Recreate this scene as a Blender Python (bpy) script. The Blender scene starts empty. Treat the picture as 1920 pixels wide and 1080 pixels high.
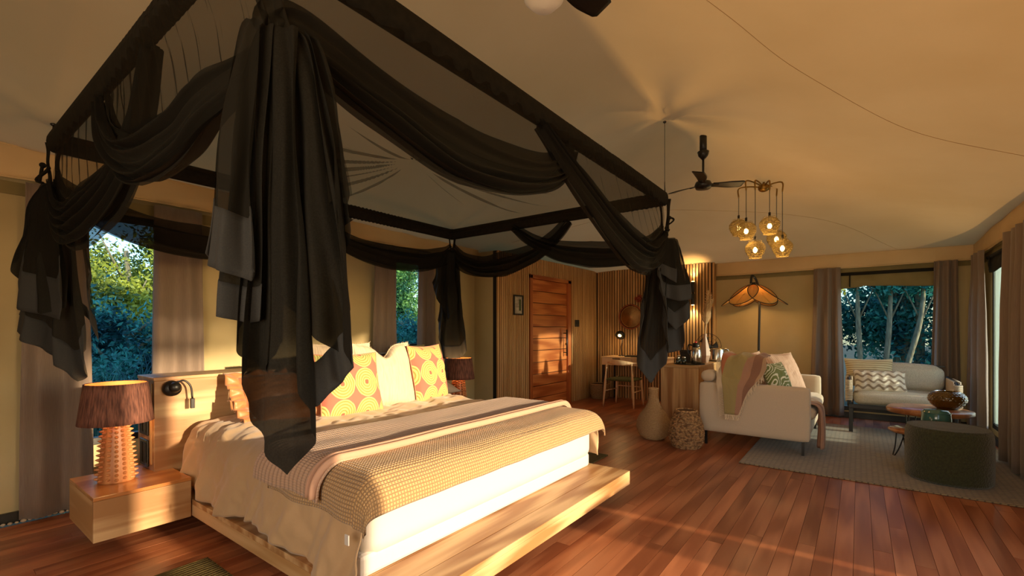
import bpy, bmesh, math, random
from math import sin, cos, pi, sqrt, radians as R, atan2
from mathutils import Vector, Matrix, noise
random.seed(7)
SC = bpy.context.scene
COL = SC.collection
# ------------------------------------------------------------------ camera
F, HZ, CH = 868.0, 617.0, 1.25
FW = Vector((.8, .6, 0)); RT = Vector((.6, -.8, 0))
cam = bpy.data.cameras.new('camera'); cam.sensor_width = 36; cam.lens = 36*F/1920
cam.shift_y = (HZ-540)/1920; cam.clip_start = .05; cam.clip_end = 300
co = bpy.data.objects.new('camera', cam); COL.objects.link(co)
co.location = (0, 0, CH); co.rotation_euler = (R(90), 0, -math.atan2(.8, .6))
SC.camera = co
def pt(px, py, d):
    """world point seen at pixel (px,py) at distance d along the view axis"""
    return FW*d + RT*((px-960)/F*d) + Vector((0, 0, CH-(py-HZ)/F*d))
# ------------------------------------------------------------------ view, world, sun
SC.view_settings.view_transform = 'Standard'; SC.view_settings.look = 'None'
SC.view_settings.gamma = 1; SC.view_settings.use_curve_mapping = False
SC.view_settings.exposure = 0.35
SC.cycles.max_bounces = 8; SC.cycles.transparent_max_bounces = 24; SC.cycles.diffuse_bounces = 5
SC.cycles.sample_clamp_indirect = 6; SC.cycles.caustics_reflective = False; SC.cycles.caustics_refractive = False
SUN_EL = 8.0
w = bpy.data.worlds.new('world'); SC.world = w; w.use_nodes = True
wn = w.node_tree.nodes; wl = w.node_tree.links; wn.clear()
sky = wn.new('ShaderNodeTexSky'); sky.sky_type = 'NISHITA'; sky.sun_disc = False
sky.sun_elevation = R(12); sky.sun_rotation = R(180-3); sky.altitude = 0; sky.air_density = 1.2; sky.dust_density = .6; sky.ozone_density = 3.0
bg = wn.new('ShaderNodeBackground'); bg.inputs[1].default_value = 0.42
out = wn.new('ShaderNodeOutputWorld'); wl.new(sky.outputs[0], bg.inputs[0]); wl.new(bg.outputs[0], out.inputs[0])
sd = bpy.data.lights.new('sun', 'SUN'); sd.energy = 7.0; sd.color = (1.0, .74, .44); sd.angle = R(1.1)
so = bpy.data.objects.new('sun', sd); COL.objects.link(so)
sv = Vector((-.055, 1, -math.tan(R(SUN_EL))))
so.rotation_euler = sv.to_track_quat('-Z', 'Y').to_euler(); so.location = (2, -20, 3)
def area(name, loc, aim, sx, sy, e, c):
    l = bpy.data.lights.new(name, 'AREA'); l.shape = 'RECTANGLE'; l.size = sx; l.size_y = sy; l.energy = e; l.color = c
    o = bpy.data.objects.new(name, l); COL.objects.link(o); o.location = loc
    o.rotation_euler = (Vector(aim)-Vector(loc)).to_track_quat('-Z', 'Y').to_euler(); return o
area('daylight_open_front', (2.2, -1.35, 1.15), (2.2, 4, 1.6), 3.0, 1.9, 13, (1, .74, .46))
area('daylight_glass_door', (6.8, -1.4, 1.15), (6.6, 4, 1.5), 1.2, 1.8, 9, (1, .74, .46))
area('fill_behind_camera', (-1.75, .2, 1.2), (4, .9, 1.9), 2.1, 1.9, 48, (1, .72, .44))  # added fill lamp at an unseen opening behind the camera
def point(name, loc, e, c=(1, .62, .25), r=.06):
    l = bpy.data.lights.new(name, 'POINT'); l.energy = e; l.color = c; l.shadow_soft_size = r
    o = bpy.data.objects.new(name, l); COL.objects.link(o); o.location = loc; return o
# ------------------------------------------------------------------ materials
def new_mat(name):
    m = bpy.data.materials.new(name); m.use_nodes = True; m.node_tree.nodes.clear(); return m, m.node_tree.nodes, m.node_tree.links
def c4(c): return (c[0], c[1], c[2], 1)
def srgb(r, g, b):
    f = lambda v: ((v/255+.055)/1.055)**2.4 if v > 10 else v/255/12.92
    return (f(r), f(g), f(b))
def coords(n, l, coord, scale):
    if coord == 'World':
        s = n.new('ShaderNodeNewGeometry').outputs['Position']
    else: s = n.new('ShaderNodeTexCoord').outputs[coord]
    mp = n.new('ShaderNodeMapping'); mp.inputs['Scale'].default_value = scale; l.new(s, mp.inputs[0]); return mp
def mat(name, c1, c2=None, scale=(1, 1, 1), nscale=4, detail=5, rough=.6, metal=0, bump=0, bscale=None, bdist=.01, coord='World',
        rnd=0, emit=None, estr=0, transl=0, alpha=1, sheen=0, spec=.5, lo=.35, hi=.65, wave=0, coat=0, trans=0):
    m, n, l = new_mat(name)
    p = n.new('ShaderNodeBsdfPrincipled'); o = n.new('ShaderNodeOutputMaterial')
    p.inputs['Base Color'].default_value = c4(c1); p.inputs['Roughness'].default_value = rough; p.inputs['Metallic'].default_value = metal
    p.inputs['Specular IOR Level'].default_value = spec; p.inputs['Sheen Weight'].default_value = sheen; p.inputs['Coat Weight'].default_value = coat
    p.inputs['Transmission Weight'].default_value = trans
    mp = coords(n, l, coord, scale); vec = mp.outputs[0]
    if rnd:
        oi = n.new('ShaderNodeObjectInfo'); ad = n.new('ShaderNodeVectorMath'); ad.operation = 'MULTIPLY_ADD'
        cx = n.new('ShaderNodeCombineXYZ'); [l.new(oi.outputs['Random'], cx.inputs[i]) for i in range(3)]
        l.new(cx.outputs[0], ad.inputs[0]); ad.inputs[1].default_value = (37, 53, 71); l.new(vec, ad.inputs[2]); vec = ad.outputs[0]
    colout = None
    if c2:
        nt = n.new('ShaderNodeTexNoise'); nt.inputs['Scale'].default_value = nscale; nt.inputs['Detail'].default_value = detail; l.new(vec, nt.inputs[0])
        fac = nt.outputs[0]
        if wave:
            wv = n.new('ShaderNodeTexWave'); wv.inputs['Scale'].default_value = wave; wv.inputs['Distortion'].default_value = 9
            wv.inputs['Detail'].default_value = 3; wv.inputs['Detail Scale'].default_value = 1.2; l.new(vec, wv.inputs[0])
            mm = n.new('ShaderNodeMix'); mm.inputs[0].default_value = .45; l.new(fac, mm.inputs[2]); l.new(wv.outputs[1], mm.inputs[3]); fac = mm.outputs[0]
        rp = n.new('ShaderNodeValToRGB'); rp.color_ramp.elements[0].position = lo; rp.color_ramp.elements[1].position = hi
        rp.color_ramp.elements[0].color = c4(c1); rp.color_ramp.elements[1].color = c4(c2); l.new(fac, rp.inputs[0]); colout = rp.outputs[0]
    if rnd and colout:
        hs = n.new('ShaderNodeHueSaturation'); mr = n.new('ShaderNodeMapRange'); l.new(oi.outputs['Random'], mr.inputs[0])
        mr.inputs[3].default_value = 1-rnd; mr.inputs[4].default_value = 1+rnd; l.new(mr.outputs[0], hs.inputs['Value'])
        l.new(colout, hs.inputs['Color']); colout = hs.outputs[0]
    if colout: l.new(colout, p.inputs['Base Color'])
    if bump:
        nb = n.new('ShaderNodeTexNoise'); nb.inputs['Scale'].default_value = bscale or nscale; nb.inputs['Detail'].default_value = 4; l.new(vec, nb.inputs[0])
        b = n.new('ShaderNodeBump'); b.inputs[0].default_value = bump; b.inputs[1].default_value = bdist; l.new(nb.outputs[0], b.inputs['Height']); l.new(b.outputs[0], p.inputs['Normal'])
    if emit: p.inputs['Emission Color'].default_value = c4(emit); p.inputs['Emission Strength'].default_value = estr
    res = p.outputs[0]
    if transl:
        t = n.new('ShaderNodeBsdfTranslucent'); t.inputs[0].default_value = c4(c1)
        if colout: l.new(colout, t.inputs[0])
        mx = n.new('ShaderNodeMixShader'); mx.inputs[0].default_value = transl; l.new(res, mx.inputs[1]); l.new(t.outputs[0], mx.inputs[2]); res = mx.outputs[0]
    if alpha < 1:
        t = n.new('ShaderNodeBsdfTransparent'); mx = n.new('ShaderNodeMixShader'); mx.inputs[0].default_value = alpha
        l.new(t.outputs[0], mx.inputs[1]); l.new(res, mx.inputs[2]); res = mx.outputs[0]
    l.new(res, o.inputs[0]); return m
def wood(name, a, b, axis='X', rough=.45, rnd=0, coat=0, bump=.15, k=1.0):
    sc = {'X': (.9*k, 14*k, 14*k), 'Y': (14*k, .9*k, 14*k), 'Z': (14*k, 14*k, .9*k)}[axis]
    return mat(name, a, b, scale=sc, nscale=1.6, detail=6, rough=rough, rnd=rnd, coat=coat, bump=bump, bscale=3, bdist=.004, wave=.35, lo=.3, hi=.75)
MT = {}
MT['plank'] = wood('floor wood', srgb(146, 84, 54), srgb(184, 118, 80), 'X', rough=.33, rnd=.24, coat=.0, k=.8)
MT['joint'] = mat('floor joint', srgb(40, 20, 12), rough=.9)
MT['ash_x'] = wood('pale ash x', srgb(160, 114, 70), srgb(210, 174, 128), 'X')
MT['ash_z'] = wood('pale ash z', srgb(166, 118, 70), srgb(216, 176, 124), 'Z')
MT['ash_y'] = wood('pale ash y', srgb(180, 138, 90), srgb(210, 174, 128), 'Y')
MT['oak_top'] = wood('honey oak', srgb(176, 110, 54), srgb(206, 146, 86), 'X', rough=.3, coat=.4)
MT['slat'] = wood('slat oak', srgb(176, 134, 84), srgb(206, 166, 114), 'Z', rough=.5, rnd=.07)
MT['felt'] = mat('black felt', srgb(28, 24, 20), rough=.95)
MT['door'] = wood('red door timber', srgb(164, 86, 40), srgb(206, 128, 70), 'X', rough=.4, rnd=.1)
MT['door_z'] = wood('red door frame timber', srgb(160, 84, 40), srgb(190, 110, 58), 'Z', rough=.4)
MT['canvas'] = mat('wall canvas', srgb(190, 172, 128), srgb(204, 188, 146), nscale=1.2, rough=.9, bump=.25, bscale=1.8, bdist=.05, transl=.10)
MT['ceil'] = mat('roof canvas', srgb(192, 152, 94), srgb(202, 162, 104), nscale=.9, rough=.9, bump=.35, bscale=1.3, bdist=.08, transl=.22)
MT['valance'] = mat('valance canvas', srgb(212, 184, 138), srgb(222, 196, 152), nscale=2, rough=.9, bump=.3, bscale=2.5, bdist=.03)
MT['khaki'] = mat('khaki canvas band', srgb(128, 116, 76), srgb(142, 130, 90), nscale=4, rough=.9)
MT['curtain'] = mat('mauve curtain', srgb(134, 116, 104), srgb(144, 126, 112), scale=(90, 90, 4), nscale=3, rough=.75, sheen=.3, transl=.12)
MT['black'] = mat('black metal', srgb(24, 22, 20), rough=.4)
MT['blackcloth'] = mat('black rolled blind', srgb(26, 24, 18), rough=.9)
MT['net_dark'] = mat('dense dark muslin', srgb(22, 21, 18), srgb(32, 31, 27), scale=(60, 60, 60), nscale=4, rough=.9, alpha=.97, spec=.2)
MT['net_mid'] = mat('folded dark net', srgb(26, 24, 19), rough=.9, alpha=.88, spec=.2)
MT['net_sheer'] = mat('sheer dark net', srgb(34, 30, 22), rough=.9, alpha=.50, spec=.1)
MT['net_roof'] = mat('sheer roof net', srgb(50, 46, 32), rough=.9, alpha=.34, spec=.1)
MT['hemcloth'] = mat('charcoal hem cloth', srgb(42, 44, 46), srgb(52, 52, 52), scale=(80, 80, 80), nscale=4, rough=.9)
MT['sheet'] = mat('white sheet', srgb(200, 194, 190), rough=.8, bump=.2, bscale=6, bdist=.02, sheen=.2)
MT['duvet'] = mat('taupe duvet', srgb(186, 154, 116), srgb(196, 164, 126), nscale=3, rough=.7, bump=.4, bscale=7, bdist=.02, sheen=.3)
MT['rust'] = mat('rust sateen', srgb(176, 112, 66), srgb(190, 126, 78), nscale=4, rough=.45, bump=.3, bscale=9, bdist=.02, sheen=.3)
MT['linen'] = mat('cream gauze linen', srgb(196, 178, 154), srgb(210, 192, 168), scale=(30, 3, 3), nscale=3, rough=.85, bump=.6, bscale=3, bdist=.015, coord='Object')
MT['terracotta'] = mat('terracotta satin', srgb(196, 116, 84), rough=.4, sheen=.4, bump=.3, bscale=12)
MT['greyp'] = mat('stone grey cotton', srgb(190, 172, 152), rough=.8)
MT['khakibag'] = mat('khaki cotton', srgb(150, 140, 98), srgb(170, 158, 112), nscale=9, rough=.9)
MT['sofa'] = mat('oatmeal linen weave', srgb(196, 176, 150), srgb(208, 188, 162), scale=(160, 160, 160), nscale=2, rough=.85, bump=.25, bscale=2, bdist=.003, sheen=.25)
MT['settee'] = mat('grey slub linen', srgb(176, 168, 150), srgb(204, 196, 178), scale=(20, 90, 20), nscale=3, rough=.9, bump=.4, bscale=3, bdist=.004)
MT['greenpouf'] = mat('dark green boucle', srgb(44, 46, 22), srgb(58, 60, 30), nscale=60, rough=.95, bump=.8, bscale=90, bdist=.01, sheen=.3)
MT['steel'] = mat('brushed steel', srgb(200, 196, 186), rough=.22, metal=1)
MT['brass'] = mat('aged brass', srgb(150, 118, 60), rough=.35, metal=1)
MT['wirebrass'] = mat('brass wire mesh', srgb(150, 126, 66), rough=.6, metal=.2)
MT['rattan'] = mat('rattan webbing', srgb(222, 174, 96), srgb(236, 192, 118), scale=(70, 70, 70), nscale=3, rough=.7, transl=.3, alpha=.84)
MT['palewood'] = wood('pale beech', srgb(216, 178, 134), srgb(232, 198, 156), 'Z', rough=.4)
MT['seatgreen'] = mat('woven green cord', srgb(62, 66, 30), srgb(84, 86, 44), scale=(8, 90, 8), nscale=3, rough=.9, bump=.5, bdist=.01)
MT['wicker'] = mat('pale wicker', srgb(178, 138, 92), srgb(206, 168, 120), scale=(18, 18, 70), nscale=3, rough=.8, bump=.8, bscale=3, bdist=.01)
MT['seagrass'] = mat('seagrass weave', srgb(110, 78, 48), srgb(190, 148, 100), nscale=38, detail=2, rough=.85, rnd=.25)
MT['seagrass_d'] = mat('seagrass weave dark', srgb(84, 56, 34), rough=.9)
MT['pampas'] = mat('pampas plume', srgb(216, 184, 140), srgb(232, 204, 164), nscale=20, rough=.9, transl=.3)
MT['taupevase'] = mat('faceted clay', srgb(176, 144, 122), rough=.5)
MT['raffia'] = mat('brown raffia shade', srgb(84, 50, 42), srgb(138, 90, 74), scale=(34, 34, 1.2), nscale=3, detail=2, rough=.8, bump=.8, bscale=4, bdist=.01, transl=.16)
MT['raffia_in'] = mat('shade lining', srgb(212, 140, 84), rough=.8, transl=.3)
MT['lampwood'] = wood('turned orange wood', srgb(170, 108, 64), srgb(198, 138, 88), 'Z', rough=.45)
MT['bulb'] = mat('glowing bulb', (1, .7, .3), emit=(1, .62, .22), estr=26)
MT['globe'] = mat('opal glass', srgb(226, 214, 190), rough=.35, emit=(1, .85, .6), estr=.05)
MT['slab'] = wood('live edge slab', srgb(150, 92, 52), srgb(196, 134, 84), 'X', rough=.35, coat=.3)
MT['teal'] = mat('teal glaze', srgb(52, 96, 92), srgb(74, 124, 116), nscale=5, rough=.18, coat=.6)
MT['ratt_plate'] = mat('woven plate straw', srgb(196, 146, 92), srgb(210, 162, 108), nscale=40, rough=.8)
MT['plate_red'] = mat('woven plate russet', srgb(140, 70, 40), srgb(160, 84, 50), nscale=40, rough=.8)
MT['redfruit'] = mat('dried russet bloom', srgb(140, 60, 34), rough=.8)
MT['mat_olive'] = mat('olive rib mat', srgb(78, 66, 30), srgb(104, 92, 44), scale=(6, 90, 6), nscale=4, rough=.95, bump=.8, bscale=3, bdist=.01)
MT['brownglass'] = mat('amber glass', srgb(120, 84, 16), rough=.08, trans=.55, coat=.5)
MT['jar'] = mat('dark glass jars', srgb(40, 44, 28), rough=.1, coat=.5)
MT['red'] = mat('red plastic', srgb(190, 30, 24), rough=.4)
MT['paper'] = mat('picture paper', srgb(196, 186, 170), srgb(150, 140, 130), scale=(3, 3, 9), nscale=4, rough=.6)
MT['picgreen'] = mat('picture green', srgb(70, 84, 44), rough=.6)
MT['ground'] = mat('bush ground', srgb(48, 46, 22), srgb(84, 74, 38), nscale=3, rough=1)
MT['bark'] = mat('pale bark', srgb(150, 140, 112), srgb(110, 98, 76), scale=(6, 6, 1), nscale=6, rough=.95)
MT['deck'] = wood('deck boards', srgb(110, 84, 60), srgb(140, 110, 80), 'X')
MT['fringe'] = mat('cream fringe', srgb(226, 206, 176), rough=.9)
def leafmat(name, a, b, ns): return mat(name, a, b, nscale=ns, detail=3, rough=.55, transl=.35, lo=.4, hi=.6)
MT['leaf_y'] = leafmat('yellow green leaf', srgb(76, 96, 40), srgb(184, 186, 70), 1.6)
MT['leaf_g'] = leafmat('green leaf', srgb(34, 88, 58), srgb(120, 164, 80), 1.9)
MT['leaf_b'] = leafmat('blue green leaf', srgb(22, 78, 82), srgb(80, 168, 150), 2.2)
MT['reed'] = leafmat('reed', srgb(40, 84, 90), srgb(90, 140, 120), 3)
def glass_mat(name, tint=(1, 1, 1), gl=.06):
    m, n, l = new_mat(name); t = n.new('ShaderNodeBsdfTransparent'); t.inputs[0].default_value = c4(tint)
    g = n.new('ShaderNodeBsdfGlossy'); g.inputs[1].default_value = .05; mx = n.new('ShaderNodeMixShader'); o = n.new('ShaderNodeOutputMaterial')
    mx.inputs[0].default_value = gl; l.new(t.outputs[0], mx.inputs[1]); l.new(g.outputs[0], mx.inputs[2]); l.new(mx.outputs[0], o.inputs[0]); return m
MT['glass'] = glass_mat('window film', (.62, .82, .98), .0)
MT['screen'] = mat('pale sheer screen', srgb(176, 190, 176), srgb(206, 216, 204), scale=(50, 50, .6), nscale=2, rough=.9, transl=.5, alpha=.30)
def pattern_mat(name, kind):
    m, n, l = new_mat(name); p = n.new('ShaderNodeBsdfPrincipled'); o = n.new('ShaderNodeOutputMaterial'); l.new(p.outputs[0], o.inputs[0])
    p.inputs['Roughness'].default_value = .85; p.inputs['Sheen Weight'].default_value = .2
    tc = n.new('ShaderNodeTexCoord'); sp = n.new('ShaderNodeSeparateXYZ'); l.new(tc.outputs['Object'], sp.inputs[0])
    def mth(op, a, b=None, c=None):
        q = n.new('ShaderNodeMath'); q.operation = op
        for i, v in enumerate((a, b, c)):
            if v is None: continue
            if isinstance(v, (int, float)): q.inputs[i].default_value = v
            else: l.new(v, q.inputs[i])
        return q.outputs[0]
    def mix(f, a, b):
        q = n.new('ShaderNodeMix'); q.data_type = 'RGBA'; l.new(f, q.inputs[0])
        for i, v in ((6, a), (7, b)):
            if isinstance(v, tuple): q.inputs[i].default_value = c4(v)
            else: l.new(v, q.inputs[i])
        return q.outputs[2]
    X, Y = sp.outputs[0], sp.outputs[1]
    if kind == 'circles':
        S = 5.2
        fx = mth('SUBTRACT', mth('FRACT', mth('MULTIPLY_ADD', X, S, 20.0)), .5); fy = mth('SUBTRACT', mth('FRACT', mth('MULTIPLY_ADD', Y, S*.86, 20.5)), .5)
        d = mth('SQRT', mth('ADD', mth('MULTIPLY', fx, fx), mth('MULTIPLY', fy, fy)))
        ring = mth('GREATER_THAN', mth('SINE', mth('MULTIPLY', d, 70)), -.2); ins = mth('LESS_THAN', d, .49)
        sq = mth('LESS_THAN', mth('MAXIMUM', mth('ABSOLUTE', mth('SUBTRACT', fx, .0)), mth('ABSOLUTE', fy)), .07)
        lime = mix(ring, srgb(146, 140, 74), srgb(196, 192, 118))
        pink = srgb(190, 104, 88); a = mix(ins, pink, lime); l.new(mix(sq, a, srgb(180, 92, 74)), p.inputs[0])
    elif kind == 'maze':
        nt = n.new('ShaderNodeTexNoise'); nt.inputs['Scale'].default_value = 5.5; nt.inputs['Detail'].default_value = 0; l.new(tc.outputs['Object'], nt.inputs[0])
        f = mth('FRACT', mth('MULTIPLY', nt.outputs[0], 11)); ln = mth('LESS_THAN', f, .30)
        l.new(mix(ln, srgb(118, 126, 60), srgb(236, 230, 204)), p.inputs[0])
    elif kind == 'waves':
        nt = mth('MULTIPLY', mth('SINE', mth('MULTIPLY', X, 62)), .016)
        f = mth('FRACT', mth('MULTIPLY', mth('ADD', Y, nt), 14)); ln = mth('GREATER_THAN', f, .62)
        l.new(mix(ln, srgb(226, 214, 194), srgb(150, 132, 112)), p.inputs[0])
        b = n.new('ShaderNodeBump'); b.inputs[0].default_value = .7; b.inputs[1].default_value = .02; l.new(f, b.inputs['Height']); l.new(b.outputs[0], p.inputs['Normal'])
    elif kind == 'tassel':
        f = mth('FRACT', mth('MULTIPLY', Y, 34)); g = mth('LESS_THAN', mth('ABSOLUTE', mth('SUBTRACT', Y, .05)), .10)
        ln = mth('MULTIPLY', mth('GREATER_THAN', f, .55), g)
        l.new(mix(ln, srgb(214, 198, 158), srgb(166, 146, 108)), p.inputs[0])
    elif kind == 'ruffle':
        nt = n.new('ShaderNodeTexNoise'); nt.inputs['Scale'].default_value = 9; l.new(tc.outputs['Object'], nt.inputs[0])
        f = mth('FRACT', mth('MULTIPLY_ADD', nt.outputs[0], .5, mth('MULTIPLY', X, 34)))
        l.new(mix(f, srgb(190, 150, 128), srgb(214, 178, 154)), p.inputs[0])
        b = n.new('ShaderNodeBump'); b.inputs[0].default_value = .8; b.inputs[1].default_value = .02; l.new(f, b.inputs['Height']); l.new(b.outputs[0], p.inputs['Normal'])
    elif kind == 'waffle':
        g = n.new('ShaderNodeNewGeometry'); s2 = n.new('ShaderNodeSeparateXYZ'); uv = n.new('ShaderNodeUVMap'); uv.uv_map = 'uv'; l.new(uv.outputs[0], s2.inputs[0])
        wx = mth('ABSOLUTE', mth('SINE', mth('MULTIPLY', s2.outputs[0], pi/.016))); wy = mth('ABSOLUTE', mth('SINE', mth('MULTIPLY', s2.outputs[1], pi/.016)))
        h = mth('MINIMUM', wx, wy); l.new(mix(h, srgb(150, 116, 78), srgb(206, 168, 118)), p.inputs[0])
        b = n.new('ShaderNodeBump'); b.inputs[0].default_value = .9; b.inputs[1].default_value = .006; l.new(h, b.inputs['Height']); l.new(b.outputs[0], p.inputs['Normal'])
    elif kind == 'quilt':
        s2 = n.new('ShaderNodeSeparateXYZ'); uv = n.new('ShaderNodeUVMap'); uv.uv_map = 'uv'; l.new(uv.outputs[0], s2.inputs[0])
        wy = mth('ABSOLUTE', mth('SINE', mth('MULTIPLY', s2.outputs[1], pi/.034))); wx = mth('ABSOLUTE', mth('SINE', mth('MULTIPLY', s2.outputs[0], pi/.012)))
        h = mth('POWER', wy, .4); l.new(mix(h, srgb(120, 88, 70), srgb(198, 164, 140)), p.inputs[0])
        b = n.new('ShaderNodeBump'); b.inputs[0].default_value = .7; b.inputs[1].default_value = .004; l.new(wx, b.inputs['Height']); l.new(b.outputs[0], p.inputs['Normal'])
    elif kind == 'throw':
        s2 = n.new('ShaderNodeSeparateXYZ'); uv = n.new('ShaderNodeUVMap'); uv.uv_map = 'uv'; l.new(uv.outputs[0], s2.inputs[0])
        rp = n.new('ShaderNodeValToRGB'); rp.color_ramp.interpolation = 'CONSTANT'; e = rp.color_ramp.elements
        cs = [(0, srgb(182, 150, 116)), (.12, srgb(176, 106, 72)), (.2, srgb(160, 142, 92)), (.5, srgb(170, 128, 104)), (.62, srgb(140, 100, 80)), (.8, srgb(178, 146, 116))]
        e[0].position = 0; e[0].color = c4(cs[0][1]); e[1].position = .12; e[1].color = c4(cs[1][1])
        for a, c in cs[2:]:
            q = e.new(a); q.color = c4(c)
        l.new(s2.outputs[0], rp.inputs[0]); l.new(rp.outputs[0], p.inputs[0])
        nt = n.new('ShaderNodeTexNoise'); nt.inputs['Scale'].default_value = 120; l.new(tc.outputs['Object'], nt.inputs[0])
        b = n.new('ShaderNodeBump'); b.inputs[0].default_value = .5; b.inputs[1].default_value = .006; l.new(nt.outputs[0], b.inputs['Height']); l.new(b.outputs[0], p.inputs['Normal'])
    elif kind == 'rug':
        br = n.new('ShaderNodeTexBrick'); mp = n.new('ShaderNodeMapping'); mp.inputs['Rotation'].default_value = (0, 0, R(45)); l.new(tc.outputs['Object'], mp.inputs[0]); l.new(mp.outputs[0], br.inputs[0])
        br.inputs['Scale'].default_value = 9; br.inputs['Color1'].default_value = c4(srgb(146, 128, 94)); br.inputs['Color2'].default_value = c4(srgb(130, 114, 84)); br.inputs['Mortar'].default_value = c4(srgb(92, 80, 58)); br.inputs['Mortar Size'].default_value = .035
        l.new(br.outputs[0], p.inputs[0]); b = n.new('ShaderNodeBump'); b.inputs[0].default_value = .8; b.inputs[1].default_value = .01; b.invert = True; l.new(br.outputs[1], b.inputs['Height']); l.new(b.outputs[0], p.inputs['Normal'])
    elif kind == 'netlines':
        pass
    return m
for k in ('circles', 'maze', 'waves', 'tassel', 'ruffle', 'waffle', 'quilt', 'throw', 'rug'): MT[k] = pattern_mat(k+' cloth', k)
# ------------------------------------------------------------------ object helpers
def rootm(o):
    m = Matrix.LocRotScale(o.location, o.rotation_euler, o.scale)
    return m if not o.parent else rootm(o.parent) @ o.matrix_parent_inverse.inverted().inverted() @ m if False else m
WM = {}
def setp(o, parent, M=None):
    M = M or Matrix.Identity(4)
    if parent is not None:
        o.parent = parent; o.matrix_parent_inverse = WM[parent.name].inverted()
    o.matrix_basis = M; WM[o.name] = M
def thing(name, label, cat, loc=(0, 0, 0), group=None, kind=None):
    o = bpy.data.objects.new(name, None); COL.objects.link(o); o.empty_display_size = .1
    setp(o, None, Matrix.Translation(Vector(loc)))
    if label: o['label'] = label
    if cat: o['category'] = cat
    if group: o['group'] = group
    if kind: o['kind'] = kind
    return o
def tag(o, label=None, cat=None, group=None, kind=None):
    if label: o['label'] = label
    if cat: o['category'] = cat
    if group: o['group'] = group
    if kind: o['kind'] = kind
    return o
class MB:
    def __init__(s): s.v = []; s.f = []; s.uv = None
    def add(s, vs, fs):
        b = len(s.v); s.v += [tuple(x) for x in vs]; s.f += [tuple(i+b for i in f) for f in fs]; return s
    def box(s, x0, x1, y0, y1, z0, z1):
        return s.add([(x0, y0, z0), (x1, y0, z0), (x1, y1, z0), (x0, y1, z0), (x0, y0, z1), (x1, y0, z1), (x1, y1, z1), (x0, y1, z1)],
                     [(0, 3, 2, 1), (4, 5, 6, 7), (0, 1, 5, 4), (1, 2, 6, 5), (2, 3, 7, 6), (3, 0, 4, 7)])
    def tube(s, pts, r, n=10, cap=True, flat=1.0):
        pts = [Vector(p) for p in pts]; N = len(pts); rs = r if isinstance(r, (list, tuple)) else [r]*N
        up = None; rings = []
        for i, p in enumerate(pts):
            t = (pts[min(i+1, N-1)]-pts[max(i-1, 0)]); t = t.normalized() if t.length > 1e-9 else Vector((0, 0, 1))
            if up is None: up = Vector((0, 0, 1)) if abs(t.z) < .9 else Vector((0, 1, 0))
            a = t.cross(up).normalized(); up = a.cross(t).normalized()
            rings.append([p+a*cos(2*pi*k/n)*rs[i]*flat+up*sin(2*pi*k/n)*rs[i] for k in range(n)])
        vs = [v for rg in rings for v in rg]; fs = []
        for i in range(N-1):
            for k in range(n): fs.append((i*n+k, i*n+(k+1) % n, (i+1)*n+(k+1) % n, (i+1)*n+k))
        if cap: fs.append(tuple(range(n))[::-1]); fs.append(tuple((N-1)*n+k for k in range(n)))
        return s.add(vs, fs)
    def cyl(s, p0, p1, r0, r1=None, n=20): return s.tube([p0, p1], [r0, r0 if r1 is None else r1], n)
    def lathe(s, prof, c=(0, 0, 0), n=32, sx=1, sy=1):
        vs = []; fs = []; m = len(prof)
        for r, z in prof:
            for k in range(n): a = 2*pi*k/n; vs.append((c[0]+r*cos(a)*sx, c[1]+r*sin(a)*sy, c[2]+z))
        for i in range(m-1):
            for k in range(n): fs.append((i*n+k, i*n+(k+1) % n, (i+1)*n+(k+1) % n, (i+1)*n+k))
        if prof[0][0] > 1e-5: fs.append(tuple(range(n))[::-1])
        if prof[-1][0] > 1e-5: fs.append(tuple((m-1)*n+k for k in range(n)))
        return s.add(vs, fs)
    def grid(s, fn, nu, nv, uv=False):
        vs = [fn(i/nu, j/nv) for j in range(nv+1) for i in range(nu+1)]
        fs = [(j*(nu+1)+i, j*(nu+1)+i+1, (j+1)*(nu+1)+i+1, (j+1)*(nu+1)+i) for j in range(nv) for i in range(nu)]
        return s.add(vs, fs)
    def sphere(s, c, r, n=12, sz=1.0):
        return s.lathe([(max(r*sin(pi*i/n), 1e-6), -r*cos(pi*i/n)*sz) for i in range(n+1)], c, n*2)
    def build(s, name, m, parent=None, smooth=False, M=None, bevel=0, solid=0, uvf=None, seg=2, sub=0):
        me = bpy.data.meshes.new(name); me.from_pydata(s.v, [], s.f); me.validate(); me.update()
        me.materials.append(MT[m] if isinstance(m, str) else m)
        if smooth: me.polygons.foreach_set('use_smooth', [True]*len(me.polygons))
        if uvf:
            ul = me.uv_layers.new(name='uv')
            for lp in me.loops: ul.data[lp.index].uv = uvf[lp.vertex_index]
        o = bpy.data.objects.new(name, me); COL.objects.link(o); setp(o, parent, M)
        if solid: q = o.modifiers.new('thickness', 'SOLIDIFY'); q.thickness = solid; q.offset = 0
        if bevel: q = o.modifiers.new('edge', 'BEVEL'); q.width = bevel; q.segments = seg; q.limit_method = 'ANGLE'
        if sub: q = o.modifiers.new('smooth', 'SUBSURF'); q.levels = sub; q.render_levels = sub
        return o
def box(name, x0, x1, y0, y1, z0, z1, m, parent=None, bevel=0, seg=2):
    return MB().box(x0, x1, y0, y1, z0, z1).build(name, m, parent, bevel=bevel, seg=seg)
def kids(o): return [c for c in bpy.data.objects if c.parent == o]
def copy_tree(o, dloc, parent=None, label=None, rot=0):
    c = o.copy(); COL.objects.link(c)
    if parent is None: c.matrix_basis = Matrix.Translation(Vector(dloc)) @ o.matrix_basis @ Matrix.Rotation(rot, 4, 'Z')
    else: c.parent = parent
    WM[c.name] = c.matrix_basis.copy()
    if label: c['label'] = label
    for ch in kids(o): copy_tree(ch, None, c)
    return c
def sm(t): t = max(0, min(1, t)); return t*t*(3-2*t)
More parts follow.
